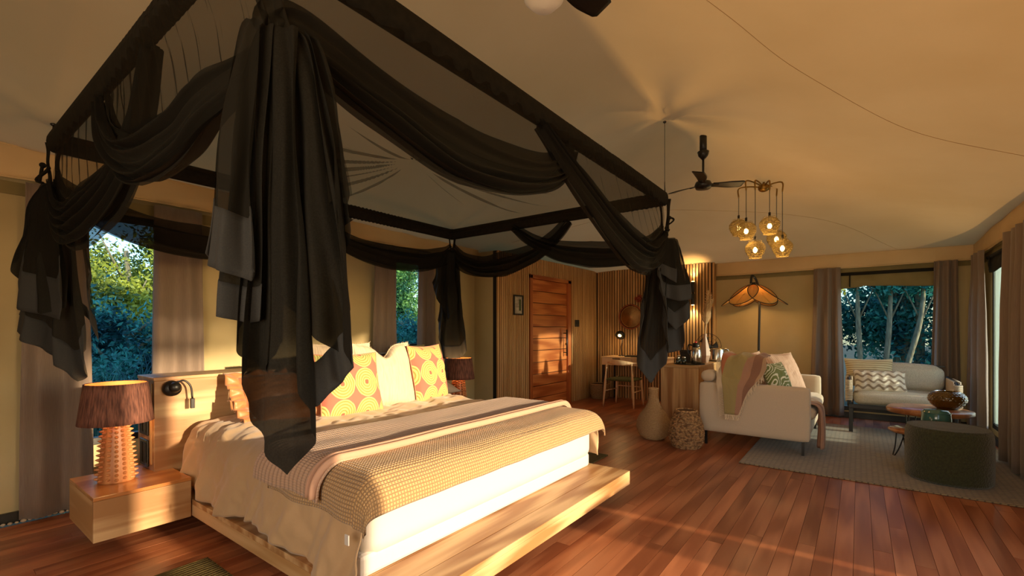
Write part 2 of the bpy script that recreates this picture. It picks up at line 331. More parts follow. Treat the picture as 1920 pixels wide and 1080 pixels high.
def nz(x, y, z=0): return noise.noise(Vector((x, y, z)))
def cat(pts, n):
    """smooth curve through points (catmull-rom)"""
    P = [Vector(p) for p in pts]; P = [P[0]*2-P[1]]+P+[P[-1]*2-P[-2]]; o = []
    m = len(P)-3
    for i in range(n+1):
        t = i/n*m; k = min(int(t), m-1); t -= k; a, b, c, d = P[k:k+4]
        o.append(.5*((2*b)+(c-a)*t+(2*a-5*b+4*c-d)*t*t+(3*b-a-3*c+d)*t**3))
    return o
# ------------------------------------------------------------------ room dimensions
YB, XF, YR, XL = 4.38, 8.10, -1.20, -1.70       # head wall, far wall, right wall, wall behind camera
SY, SX = 3.97, 7.95                              # slatted walls
# ---- floor with planks
fl = box('floor', XL, XF, YR-.1, YB, -.08, -.022, 'joint'); tag(fl, kind='structure')
pm = MB().box(-.5, .5, -.5, .5, -.5, .5); pme = None
pw = .0875; ny = int((YB-YR)/pw)+1; npl = 0
rows = []
for j in range(ny):
    x = XL-random.random()*2.0
    while x < XF:
        L = random.uniform(1.8, 4.2); rows.append((j, max(x, XL), min(x+L, XF))); x += L
for j, x0, x1 in rows:
    if x1-x0 < .05: continue
    if pme is None:
        o = pm.build('plank', 'plank', fl); pme = o.data
    else:
        o = bpy.data.objects.new('plank', pme); COL.objects.link(o); o.parent = fl
    y = YR+(j+.5)*pw
    if y+pw/2 > YB: continue
    o.matrix_parent_inverse = Matrix.Identity(4)
    o.matrix_basis = Matrix.Translation(((x0+x1)/2, y, -.011+random.uniform(-.0006, 0))) @ Matrix.Diagonal((x1-x0-.0016, pw-.0018, .022, 1))
# ---- ceiling
def eave(x): return 2.43-.13*min(max(x/8, 0), 1)
def ceil_z(x, y):
    ty = 1-abs(y-1.35)/(3.06 if y > 1.35 else 2.6)
    tx = min((XF-x)/2.9, (x-XL)/2.2)
    a = min(ty, 1); a = -math.log(math.exp(-9*a)+math.exp(-9*tx)+math.exp(-9*1.04))/9
    a = max(a, 0)
    z = eave(x)+(.80)*(a**1.05)
    for (px_, py_, h, r) in ((4.82, 1.24, .10, .55), (1.72, 1.10, .10, .6)):
        d = math.hypot(x-px_, y-py_); z += h*math.exp(-(d/r)**1.3)
    # tension folds from fixing points
    for (px_, py_, a0) in ((3.83, 1.29, .2), (.55, 3.73, .5), (3.83, 3.73, 1.0)):
        d = math.hypot(x-px_, y-py_); an = atan2(y-py_, x-px_)
        z += .011*math.exp(-((d-.35)/.5)**2)*(sin(an*7+a0)) - .05*math.exp(-(d/.10)**2) - .09*math.exp(-(d/.38)**1.5)
    z += .010*nz(x*.9, y*.9, 3)
    return z
NX, NY = 190, 120
def cf(u, v):
    x = XL-.05+(XF-XL+.1)*u; y = YR-.05+(YB-YR+.1)*v; return (x, y, ceil_z(x, y))
ce = MB().grid(cf, NX, NY).build('ceiling', 'ceil', smooth=True); tag(ce, kind='structure')
def seam(pts, r=.006):
    c = [Vector((p.x, p.y, ceil_z(p.x, p.y)-.002)) for p in cat([(a, b, 0) for a, b in pts], 40)]
    return MB().tube(c, r, 5)
for i, s in enumerate(([(1.2, 1.2), (2.2, .8), (2.72, .56), (3.34, .29), (4.25, -.27), (4.7, -.95)], [(5.2, 3.9), (6.2, 1.9), (6.9, .4), (8.0, -.4)])):
    seam(s, .0014).build('roof_seam', 'ceil', ce, smooth=True)
# ---- walls
def wall_y(name, y0, y1, xa, xb, z1, holes, m='canvas'):
    b = MB(); xs = xa
    for (h0, h1, hz0, hz1) in sorted(holes):
        b.box(xs, h0, y0, y1, 0, z1); b.box(h0, h1, y0, y1, 0, hz0); b.box(h0, h1, y0, y1, hz1, z1); xs = h1
    b.box(xs, xb, y0, y1, 0, z1); return tag(b.build(name, m), kind='structure')
def wall_x(name, x0, x1, ya, yb, z1, holes, m='canvas'):
    b = MB(); ys = ya
    for (h0, h1, hz0, hz1) in sorted(holes):
        b.box(x0, x1, ys, h0, 0, z1); b.box(x0, x1, h0, h1, 0, hz0); b.box(x0, x1, h0, h1, hz1, z1); ys = h1
    b.box(x0, x1, ys, yb, 0, z1); return tag(b.build(name, m), kind='structure')
W1 = (.62, 1.32, .42, 2.10); W2 = (3.30, 3.98, .42, 2.10); WF = (-.98, .36, .10, 2.04)
RA = (1.07, 3.50, .0, 2.16); RB = (6.25, 7.42, .14, 2.12)
wall_y('wall_back', YB, YB+.06, XL, XF+.06, 2.46, [W1, W2])
wall_x('wall_far', XF, XF+.06, YR, YB, 2.40, [WF])
wr = wall_y('wall_right', YR-.06, YR, XL, XF+.06, 2.40, [RA, RB])
wall_x('wall_left', XL-.06, XL, YR, YB, 2.46, [(-.9, 1.3, .0, 2.2)])
# slatted partition: backing + slats
sb = MB().box(4.95, 5.74, SY+.012, SY+.07, 0, 2.33).box(6.96, SX+.1, SY+.012, SY+.07, 0, 2.33).box(5.74, 6.96, SY+.012, SY+.07, 2.075, 2.33)
box('wall_return', 4.95, 5.0, SY+.07, YB, 0, 2.33, 'canvas'); tag(bpy.data.objects['wall_return'], kind='structure')
w1 = tag(sb.build('wall_door_side', 'felt'), kind='structure')
slm = None
def slats_on(parent, gen):
    global slm
    for (x, y, z0, z1, sx, sy) in gen:
        if slm is None:
            o = MB().box(-.5, .5, -.5, .5, -.5, .5).build('slat', 'slat', parent); slm = o.data
        else:
            o = bpy.data.objects.new('slat', slm); COL.objects.link(o); o.parent = parent
        o.matrix_parent_inverse = Matrix.Identity(4)
        o.matrix_basis = Matrix.Translation((x, y, (z0+z1)/2)) @ Matrix.Diagonal((sx, sy, z1-z0, 1))
g = []; x = 4.97
while x < SX-.02:
    if 5.73 < x < 6.97: g.append((x, SY, 2.082, 2.33, .033, .024))
    else: g.append((x, SY, .0, 2.33, .031, .024))
    x += .0475
slats_on(w1, g)
w2 = tag(MB().box(SX+.012, XF, 1.90, SY+.07, 0, 2.33).build('wall_desk_side', 'felt'), kind='structure')
g = []; y = 3.92
while y > 1.93:
    g.append((SX, y, .0, 2.33, .024, .032)); y -= .0495
slats_on(w2, g)
box('slat', SX-.012, XF, 1.878, 1.90, 0, 2.33, 'slat', w2)
# door
dr = thing('door_1', None, None, (6.35, SY, 0), kind='structure')
for (a, b_) in ((5.74, 5.80), (6.86, 6.96)): box('door_jamb', a, b_, SY-.02, SY+.07, 0, 2.075, 'door_z', dr, .004)
box('door_head', 5.74, 6.96, SY-.02, SY+.07, 2.02, 2.08, 'door', dr, .004)
box('door_back', 5.80, 6.86, SY+.045, SY+.065, 0, 2.02, 'felt', dr)
nb = 11; hb = 2.02/nb
for i in range(nb):
    box('board', 5.802, 6.858, SY+.012, SY+.045, .005+i*hb, (i+1)*hb-.004, 'door', dr, .003)
hd = MB().tube([(6.76, SY-.05, .80), (6.76, SY-.05, 1.24)], .012, 10)
hd.cyl((6.76, SY-.05, .86), (6.76, SY+.012, .86), .008).cyl((6.76, SY-.05, 1.18), (6.76, SY+.012, 1.18), .008).build('door_handle', 'black', dr, True)
MB().cyl((6.83, SY-.012, 1.0), (6.83, SY+.012, 1.0), .02).build('lock', 'brass', dr, True)
# baseboards
def base(name, *a): tag(box(name, *a, 'black', None, .003), kind='structure')
base('baseboard_back', XL, 4.95, YB-.03, YB, 0, .07)
base('baseboard_far', XF-.03, XF, YR, 1.87, 0, .08)
base('baseboard_right', 3.32, XF, YR, YR+.03, 0, .08)
# pale stones along the foot of the head wall
for i in range(46):
    x = .05+i*.03; r_ = random.uniform(.010, .016)
    if i == 0: pst = thing('pebble_strip', 'dark pebbles lying in a line along the head wall foot', 'pebbles', (.7, YB-.06, 0))
    MB().sphere((x, YB-.05+random.uniform(-.008, .008), r_*.7+.001), r_, 5, .7).build('pebble', 'greyp', pst, True)
# valances (hanging canvas strip under the eaves)
def valance(name, p0, p1, zt0, zt1, zb, inward):
    p0 = Vector(p0); p1 = Vector(p1); L = (p1-p0).length; dr_ = (p1-p0).normalized(); nrm = Vector(inward)
    def f(u, v):
        p = p0+dr_*L*u; zt = zt0+(zt1-zt0)*u; o = .03+.014*nz(u*L*1.7, v*1.5, 5)*(1+v) + .06*(1-v)*0
        return p+nrm*(o+.05*v*(1-v))+Vector((0, 0, zt+(zb-zt)*v+.006*nz(u*L*1.3, 0, 9)*v))
    b = MB().grid(f, 80, 8); b.tube([f(i/60, 1.0) for i in range(61)], .005, 5); b.tube([f(i/60, .06) for i in range(61)], .006, 5)
    o = b.build(name, 'valance', None, True, solid=.004); return tag(o, kind='structure')
valance('trim_1', (XL, YB-.02, 0), (4.97, YB-.02, 0), 2.46, 2.40, 2.225, (0, -1, 0))
valance('trim_2', (XF-.02, 1.87, 0), (XF-.02, YR+.02, 0), 2.36, 2.34, 2.115, (-1, 0, 0))
valance('trim_3', (XF-.02, YR+.02, 0), (XL, YR+.02, 0), 2.36, 2.42, 2.14, (0, 1, 0))
# khaki header band above windows
tag(MB().box(XL, 4.95, YB-.014, YB-.002, 2.12, 2.2).build('trim_4', 'khaki'), kind='structure')
tag(MB().box(XF-.014, XF-.002, YR, 1.87, 2.05, 2.12).build('trim_5', 'khaki'), kind='structure')
tag(MB().box(3.4, XF-.02, YR+.002, YR+.014, 2.04, 2.14).build('trim_6', 'khaki'), kind='structure')
# ---- windows
def window_y(name, h, y, out_):
    a, b, z0, z1 = h; t = thing(name, None, None, ((a+b)/2, y, z0), kind='structure')
    for (n_, q) in (('window_frame', (a, a+.035, z0, z1)), ('window_frame', (b-.035, b, z0, z1)), ('window_frame', (a+.035, b-.035, z0, z0+.05)), ('window_frame', (a+.035, b-.035, z1-.05, z1))):
        box(n_, q[0], q[1], min(y, y+out_*.06), max(y, y+out_*.06), q[2], q[3], 'black', t, .003)
    yy = y+out_*.03; MB().add([(a+.03, yy, z0+.04), (b-.03, yy, z0+.04), (b-.03, yy, z1-.04), (a+.03, yy, z1-.04)], [(0, 1, 2, 3)]).build('pane', 'glass', t)
    return t
window_y('window_1', W1, YB, 1); t2 = window_y('window_2', W2, YB, 1)
for z in (1.0, 1.05): box('window_bar', W2[0]+.035, W2[1]-.035, YB+.02, YB+.04, z, z+.02, 'black', t2)
wf = thing('window_3', None, None, (XF, -.3, .1), kind='structure')
a, b_, z0, z1 = WF
for q in ((a, a+.04, z0, z1), (b_-.04, b_, z0, z1), (a+.04, b_-.04, z0, z0+.06), (a+.04, b_-.04, z1-.05, z1)):
    box('window_frame', XF, XF+.06, q[0], q[1], q[2], q[3], 'black', wf, .003)
MB().add([(XF+.03, a+.03, z0+.04), (XF+.03, b_-.03, z0+.04), (XF+.03, b_-.03, z1-.04), (XF+.03, a+.03, z1-.04)], [(0, 1, 2, 3)]).build('pane', 'glass', wf)
wr_ = window_y('window_4', RB, YR-.0, -1)
def scr(u, v):
    return (RB[0]+.04+(RB[1]-RB[0]-.08)*u, YR-.02+.012*sin(u*70)+.004*sin(u*171), RB[2]+.06+(RB[3]-RB[2]-.1)*v)
MB().grid(scr, 160, 2).build('sheer_screen', 'screen', wr_, True)
# front opening of the near right wall: posts
od = thing('door_2', None, None, (2.0, YR, 0), kind='structure')
for xx in (1.0, 1.22, 3.45): box('post', xx, xx+(.13 if xx == 1.22 else .07), YR-.06, YR, 0, 2.16, 'black', od)
# roll-up blinds
def blind(name, p0, p1, zt, drop, inw, lab, m='khaki'):
    p0 = Vector(p0); p1 = Vector(p1); n_ = Vector(inw); t = thing(name, lab, 'blind', ((p0+p1)/2)+Vector((0, 0, zt-drop)))
    def f(u, v):
        dz = drop*(.82+.18*abs(cos(u*pi*1.25+.35))**.7+.05*sin(u*9)); return p0.lerp(p1, u)+n_*(.022+.012*sin(v*3)+.008*nz(u*5, v*2))+Vector((0, 0, zt-dz*v))
    MB().grid(f, 40, 8).build('blind_cloth', m, t, True, solid=.004)
    MB().tube([p0+n_*.03+Vector((0, 0, zt+.005)), p1+n_*.03+Vector((0, 0, zt+.005))], .022, 10).build('roll', 'blackcloth', t, True)
    for u in (.18, .86):
        q = p0.lerp(p1, u); MB().tube([q+n_*.05+Vector((0, 0, zt)), q+n_*.048+Vector((0, 0, zt-drop*.9))], .009, 6).build('strap', 'blackcloth', t, True)
    return t
blind('roller_blind', (XF, .34, 0), (XF, -.96, 0), 2.02, .20, (-1, 0, 0), 'khaki roll-up canvas blind with a scalloped edge over the far window')
blind('roller_blind', (RB[0], YR, 0), (RB[1], YR, 0), 2.05, .17, (0, 1, 0), 'black roll-up blind above the narrow screened opening at the right edge', 'blackcloth')
# ---- curtains
def curtain(lab, p0, p1, zt, zb, folds, amp, top=.75, group=None, gather=0, ph=0):
    p0 = Vector(p0+(0,)) if len(p0) == 2 else Vector(p0); p1 = Vector(p1+(0,)) if len(p1) == 2 else Vector(p1)
    d = (p1-p0); L = d.length; d.normalize(); n_ = Vector((-d.y, d.x, 0)); c = (p0+p1)/2
    def f(u, v):
        wv = top+(1-top)*sm(v*1.1); uu = .5+(u-.5)*wv+gather*(1-v)*(.5-u)*.2
        a = amp*(.55+.45*sm(v*2))*(1+.3*sin(u*11+ph))
        off = a*sin(2*pi*folds*u+ph+.5*sin(v*2.2)+.4*sin(u*7))+.006*nz(u*8, v*5, ph)
        return p0+d*L*uu+n_*off+Vector((0, 0, zt+(zb-zt)*v))
    b = MB().grid(f, max(40, folds*14), 18)
    return tag(b.build('curtain', 'curtain', None, True, solid=.003), lab, 'curtain', group)
def cy(lab, xa, xb, folds, zt=2.2, zb=.02, amp=.028, y=YB-.085, **k): return curtain(lab, (xa, y), (xb, y), zt, zb, folds, amp, **k)
cy('mauve curtain pooling left of the tall bedside window, behind the spiky table lamp', .48, .84, 2, zb=.02, top=.85, ph=.7)
cy('mauve curtain right of the tall bedside window, rising behind the headboard', 1.17, 1.53, 2, top=.9, ph=2.1)
cy('mauve curtain on the left of the small window behind the bed cushions', 3.17, 3.52, 2, top=.85, ph=.2)
cy('mauve curtain on the right of the small window, by the far bedside lamp', 3.82, 4.15, 2, top=.8, ph=1.4)
curtain('mauve curtain beside the settee, left of the large leafy window', (XF-.10, .57), (XF-.10, .17), 2.12, .03, 3, .04, top=.8, ph=1)
curtain('mauve curtain right of the large leafy window, near the room corner', (XF-.10, -.74), (XF-.10, -1.02), 2.12, .03, 3, .04, top=.8, ph=.3)
curtain('pale-lined curtain left of the narrow screened opening', (7.98, YR+.10), (7.2, YR+.10), 2.14, .03, 3, .04, top=.7, ph=2)
curtain('mauve curtain at the right edge of the picture, right of the screened opening', (6.30, YR+.11), (5.45, YR+.11), 2.14, .03, 4, .04, top=.92, ph=0)
# ================================================================== BED
MT['blush'] = mat('blush binding', srgb(186, 146, 124), rough=.85)
bed = thing('bed', 'low platform bed of pale ash with a thick boxy headboard', 'bed', (2.2, 2.6, 0))
PX0, PX1, PY0, ZT = 1.10, 3.27, 1.36, .20
def rail(*a): return box('platform_board', *a, 'ash_x', bed, .003)
rail(PX0, PX1, PY0, PY0+.03, .10, ZT-.03)
box('platform_board', PX0, PX0+.03, PY0+.03, 3.59, .10, ZT-.03, 'ash_y', bed, .003); box('platform_board', PX1-.03, PX1, PY0+.03, 3.59, .10, ZT-.03, 'ash_y', bed, .003)
rail(PX0, PX1, PY0, PY0+.14, ZT-.03, ZT); rail(PX0, PX1, PY0+.142, PY0+.30, ZT-.03, ZT); rail(PX0, PX1, PY0+.302, 3.59, ZT-.03, ZT)
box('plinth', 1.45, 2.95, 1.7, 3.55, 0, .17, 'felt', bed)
HX0, HX1, HY0, HY1, HZT = .99, 3.50, 3.59, 3.91, .94
box('headboard', HX0, HX1, HY0, HY1, .12, HZT-.022, 'ash_x', bed, .003)
box('headboard_top', HX0-.004, HX1+.004, HY0-.006, HY1+.004, HZT-.022, HZT, 'ash_x', bed, .003)
# charging recess and sockets on the near end
MB().box(HX0-.004, HX0, 3.63, 3.66, .38, .9).build('edge_strip', 'ash_z', bed)
for (z0, z1) in ((.56, .66), (.36, .53)):
    s = box('socket_panel', HX0-.014, HX0-.001, 3.68, 3.83, z0, z1, 'black', bed, .003)
    for k in range(2): box('switch', HX0-.018, HX0-.013, 3.70+k*.06, 3.74+k*.06, z0+.02, z1-.02, MT['hemcloth'], s, .002)
# reading lights
def reading(x, z):
    r = MB().lathe([(1e-5, 0), (.05, .0), (.052, .012), (.046, .05), (1e-5, .055)], n=24).build('reading_light', 'black', bed, True,
        M=Matrix.Translation((x, HY0-.001, z)) @ Matrix.Rotation(R(90), 4, 'X'))
    c = cat([(x+.01, HY0-.05, z+.035), (x+.05, HY0-.07, z+.05), (x+.085, HY0-.08, z+.01), (x+.095, HY0-.08, z-.07)], 16)
    MB().tube(c, .006, 8).build('gooseneck', 'black', r, True)
    MB().box(x+.083, x+.107, HY0-.092, HY0-.068, z-.135, z-.07).build('light_head', 'black', r, bevel=.003)
    MB().sphere((x+.004, HY0-.065, z+.01), .035, 8).build('dimmer', 'black', r, True)
reading(1.08, .865); reading(3.42, .865)
box('mattress_base', 1.16, 3.21, 1.66, 3.58, ZT, .30, 'sheet', bed, .02)
# mattress: rounded block
def rbox(name, x0, x1, y0, y1, z0, z1, r, m, parent, puff=0, M=None, ns=3, nf=10, wr=0, wf=6):
    """box with soft rounded edges and puffed faces"""
    cx, cy_, cz = (x0+x1)/2, (y0+y1)/2, (z0+z1)/2; hx, hy, hz = (x1-x0)/2, (y1-y0)/2, (z1-z0)/2; r = min(r, hx, hy, hz)
    bm = bmesh.new(); bmesh.ops.create_cube(bm, size=2)
    bmesh.ops.subdivide_edges(bm, edges=bm.edges[:], cuts=nf, use_grid_fill=True)
    for v in bm.verts:
        p = v.co
        q = Vector([math.copysign(abs(t)**.75, t) for t in p])
        c = Vector((q.x*hx, q.y*hy, q.z*hz)); inner = Vector((max(-(hx-r), min(hx-r, c.x)), max(-(hy-r), min(hy-r, c.y)), max(-(hz-r), min(hz-r, c.z))))
        d = c-inner
        if d.length > 1e-7: c = inner+d.normalized()*r
        c.x += puff*math.copysign(1, p.x)*(abs(p.x) > .97)*(1-p.y**2)*(1-p.z**2)
        c.y += puff*math.copysign(1, p.y)*(abs(p.y) > .97)*(1-p.x**2)*(1-p.z**2)
        c.z += puff*math.copysign(1, p.z)*(abs(p.z) > .97)*(1-p.y**2)*(1-p.x**2)
        if wr: c += Vector((0, 0, 1))*wr*nz(c.x*wf+x0, c.y*wf+y0, c.z*wf)
        v.co = c+Vector((cx, cy_, cz))
    me = bpy.data.meshes.new(name); bm.to_mesh(me); bm.free(); me.polygons.foreach_set('use_smooth', [True]*len(me.polygons))
    me.materials.append(MT[m] if isinstance(m, str) else m); o = bpy.data.objects.new(name, me); COL.objects.link(o); setp(o, parent, M); return o
rbox('mattress', 1.17, 3.20, 1.62, 3.585, .27, .585, .09, 'sheet', bed, nf=20)
# draping cloths
BX0, BX1, BY0, BZ = 1.15, 3.22, 1.60, .60
def drape1(s, lo, hi, r=.09, flare=.06):
    """arc length s -> (coordinate, drop)"""
    def over(d):
        q = r*pi/2
        if d < q: a = d/r; return r*sin(a), r*(1-cos(a))
        return r+flare*(d-q), r+(d-q)
    if s < lo+r: o, dz = over(lo+r-s); return lo+r-o, dz
    if s > hi-r: o, dz = over(s-hi+r); return hi-r+o, dz
    return s, 0
def drape_cloth(name, m, s0, s1, t0, t1, nu, nv, off=0., wr=.0, wfx=5, wfy=5, extra=None, r=.10, hang=None, parent=None, solid=.006):
    uvs = []
    def f(u, v):
        t = t0+(t1-t0)*v
        a, b = s0, s1
        if hang: a, b = hang(v)
        s = a+(b-a)*u
        x, dx = drape1(s, BX0-off, BX1+off, r); y, dy = drape1(t, BY0-off, 9, r, .03)
        dz = (dx**2.2+dy**2.2)**(1/2.2) if dx > 0 and dy > 0 else dx+dy
        z = BZ+off-dz; side = min(1, dx/.15)
        k = wr*nz(s*wfx, t*wfy, 2.2); 
        p = Vector((x-side*k*(1 if s < 2 else -1)*1.6, y-(min(1, dy/.15))*k*1.4, z+(1-side)*k))
        if extra: p = extra(p, s, t, u, v, dx, dy)
        uvs.append((s, t)); return p
    b = MB().grid(f, nu, nv); return b.build(name, m, parent, True, solid=solid, uvf=uvs)
def dex(p, s, t, u, v, dx, dy):
    if dx > .05:
        a = min(1, (dx-.05)/.25); sg = -1 if s < 2 else 1
        p.x += sg*a*(.022*sin(t*15+2*sin(t*4)+s*5)+.012*nz(t*14+s*9, t*5, 2)*2+.02)
    k = .020*nz(s*3+t*2, t*7-s*4, 1)+.011*nz(s*9+t*5, t*16-s*8, 4); p.z += k*(1 if dx < .1 else .3)
    p.x += k*.6*(dx > .05); p.z += .030*sm((t-2.7)/.5)*(dx < .05)
    return p
duv = drape_cloth('duvet', 'duvet', BX0-.36, BX1+.34, BY0-.015, 3.50, 190, 150, off=.012, extra=dex,
    hang=lambda v: (BX0-.33-.03*sin(v*11)-.05*(1-v)**2, BX1+.28), r=.13)
tag(duv, 'taupe brown duvet spread over the bed and falling down its near side', 'duvet')
def wex(p, s, t, u, v, dx, dy):
    p.z += .006*nz(s*4, t*4, 7); p.z += .010*sin(s*1.9)*(dy < .02)
    if dx > .06 and dy < .1: p.x += (-.02 if s < 2 else .02)*sin(t*16)*min(1, dx/.3)
    return p
waf = drape_cloth('waffle_blanket', 'waffle', BX0-.17, BX1+.14, BY0-.13, 2.34, 150, 70, off=.040, extra=wex, r=.13, solid=.010)
tag(waf, 'honey tan waffle-weave blanket across the foot of the bed', 'blanket')
def qex(p, s, t, u, v, dx, dy):
    p.z += .0035*abs(sin(t*pi/.034))+.010*nz(s*2.2, t*5, 3)+.012*exp_(-((t-1.92)/.03)**2)
    if dx > .06: p.x += (-.015 if s < 2 else .015)*sin(t*11+1)*min(1, dx/.3)
    return p
def exp_(v): return math.exp(v)
qu = drape_cloth('quilted_runner', 'quilt', BX0-.16, BX1+.12, 1.86, 2.44, 190, 140, off=.058, extra=qex, r=.13, solid=.012)
tag(qu, 'blush ribbed quilt folded in a band over the waffle blanket', 'blanket')
# rolled pale edge of the quilt
def edge(t, zoff=0, s0=BX0-.17, s1=BX1+.13):
    P = []
    for i in range(120):
        s = s0+(s1-s0)*i/119; x, dx = drape1(s, BX0-.075, BX1+.075, .13); P.append((x, t+.012*sin(s*2.1), BZ+.072-dx+zoff+.01*nz(s*2.2, t*5, 3)))
    return P
MB().tube(edge(1.862), .011, 8, flat=1.8).build('bound_edge', 'blush', qu, True)
MB().tube(edge(1.892, .004), .011, 8, flat=1.8).build('bound_edge', 'blush', qu, True)
box('care_tag', BX0-.085, BX0-.080, 1.60, 1.625, .40, .44, 'sheet', waf)
# ---- pillows
def pillow(name, lab, c, w, h, t, rz, tilt, m, m2=None, roll=0, dent=0, fringe=None, seed=0, group=None, flangem=None):
    M = Matrix.Translation(Vector(c)) @ Matrix.Rotation(rz, 4, 'Z') @ Matrix.Rotation(R(90)-tilt, 4, 'X') @ Matrix.Rotation(roll, 4, 'Z')
    def side(sg):
        def f(u, v):
            a, b = 2*u-1, 2*v-1
            pin = .07
            x = a*w/2*(1-pin*(1-b*b)); y = b*h/2*(1-pin*(1-a*a))
            k = (max(0, 1-abs(a)**2.6)*max(0, 1-abs(b)**2.6))**.55
            z = sg*t/2*k*(1+.10*nz(a*2+seed, b*2, sg))+.012*k*nz(a*6+seed, b*6, 2)
            if dent: y -= dent*h*math.exp(-((a)/.28)**2)*max(0, b)**2; x += 0
            return (x, y, z)
        return f
    roo = thing(name, lab, 'pillow' if 'cushion' not in name else 'cushion', tuple(c), group)
    b = MB().grid(side(1), 26, 26); b.build('front_cover', m, roo, True, M=M)
    b = MB().grid(side(-1), 26, 26); b.f = [f[::-1] for f in b.f]; b.build('back_cover', m2 or m, roo, True, M=M)
    pts = []
    f1 = side(0)
    for k in range(81):
        q = k/80*4; e = int(min(q, 3.999)); u = q-e
        a, bb = ((u, 0), (1, u), (1-u, 1), (0, 1-u))[e]; pts.append(f1(a, bb))
    MB().tube(pts, .004, 6).build('piping', flangem or (m2 or m), roo, True, M=M)
    if fringe:
        fb = MB(); rr = random.Random(seed)
        for k in range(150):
            q = k/150*4; e = int(q); u = q-e; a, bb = ((u, 0), (1, u), (1-u, 1), (0, 1-u))[e]; p = Vector(f1(a, bb)); d = Vector((p.x, p.y, 0)).normalized()
            fb.tube([p, p+d*rr.uniform(.012, .022)+Vector((rr.uniform(-.006, .006), 0, rr.uniform(-.006, .006)))], [.0022, .0008], 3, cap=False)
        fb.build('fringe', fringe, roo, False, M=M)
    return roo
def flange(name, c, w, h, rz, tilt, m, lab):
    """sham with loose ruffled flange"""
    r_ = pillow(name, lab, c, w*.84, h*.8, .17, rz, tilt, m, seed=3)
    M = Matrix.Translation(Vector(c)) @ Matrix.Rotation(rz, 4, 'Z') @ Matrix.Rotation(R(90)-tilt, 4, 'X')
    def f(u, v):
        a = 2*pi*u; ca, sa = cos(a), sin(a); q = 1/max(abs(ca), abs(sa))
        k = .80+.26*v; return (ca*q*w/2*k, sa*q*h/2*k, .016*v*sin(a*11)+.012*v*sin(a*23+1))
    MB().grid(f, 160, 4).build('flange', m, r_, True, M=M, solid=.004); return r_
def seat(px, d): # helper: ground position of a pixel column at depth d
    p = pt(px, HZ, d); return p.x, p.y
flange('bed_pillow', (1.70, 3.36, .81), .66, .36, R(-4), R(46), 'rust', 'rust brown sateen pillow with loose flange leaning on the headboard, upper one at the left')
flange('bed_pillow', (1.70, 3.20, .69), .70, .36, R(-2), R(66), 'rust', 'rust brown sateen pillow lying low under the other at the left of the bed')
flange('bed_pillow', (2.70, 3.44, .80), .70, .42, R(4), R(16), 'rust', 'rust brown pillow upright behind the cream linen cushion')
pillow('bed_pillow', 'stone grey pillow lying at the far side of the bed, lower one', (3.12, 3.38, .69), .6, .38, .14, R(3), R(70), 'greyp', seed=5)
pillow('bed_pillow', 'stone grey pillow leaning at the far side of the bed, upper one', (3.10, 3.46, .80), .58, .38, .14, R(3), R(28), 'greyp', seed=6)
pillow('scatter_cushion', 'square cushion with lime rings on pink, half hidden by the hanging net', (2.04, 3.04, .835), .50, .48, .16, R(-6), R(16), 'circles', 'terracotta', seed=1)
pillow('scatter_cushion', 'large cream gauze cushion with frayed edge and dented top', (2.42, 3.12, .87), .56, .54, .17, R(-2), R(14), 'linen', 'linen', dent=.20, fringe='fringe', seed=8)
pillow('scatter_cushion', 'cream gauze cushion mostly hidden behind the ringed and dented cushions', (2.16, 3.28, .88), .50, .52, .14, R(-4), R(14), 'linen', 'linen', fringe='fringe', seed=9)
pillow('scatter_cushion', 'square cushion with lime rings and terracotta back, turned at the far side', (2.90, 3.12, .85), .50, .52, .19, R(13), R(12), 'circles', 'terracotta', seed=2)
# items behind the headboard
pillow('canvas_pouch', 'khaki pouch standing on the headboard ledge below the small window', (3.36, 3.84, 1.0), .30, .15, .10, R(0), R(4), 'khakibag', seed=11)
q = thing('storage_box', 'flat dark grey box on the headboard ledge left of the khaki pouch', 'box', (2.97, 3.84, .94)); box('box_body', 2.83, 3.11, 3.78, 3.9, .941, .99, 'hemcloth', q, .004); box('lid', 2.825, 3.115, 3.775, 3.905, .991, 1.01, 'hemcloth', q, .004)
q = pillow('folded_pouch', 'small dark pouch on the headboard ledge near its left end', (1.82, 3.80, .965), .16, .12, .05, R(0), R(62), 'hemcloth', seed=13); q['category'] = 'pouch'
# ---- nightstands
def nightstand(x0, x1, lab):
    t = thing('nightstand', lab, 'nightstand', ((x0+x1)/2, 3.56, .10), 'bedside box tables')
    box('table_top', x0, x1, 3.28, 3.84, .322, .342, 'oak_top', t, .002)
    box('front_panel', x0, x1, 3.28, 3.30, .10, .321, 'ash_x', t, .002)
    box('side_panel', x0, x0+.02, 3.301, 3.84, .10, .321, 'ash_y', t, .002); box('side_panel', x1-.02, x1, 3.301, 3.84, .10, .321, 'ash_y', t, .002)
    box('bottom_panel', x0+.021, x1-.021, 3.301, 3.84, .10, .12, 'ash_x', t)
    return t
nightstand(.637, 1.092, 'pale ash box nightstand left of the bed, below the near spiky lamp')
nightstand(3.53, 4.05, 'pale ash box nightstand on the far side of the bed, mostly hidden')
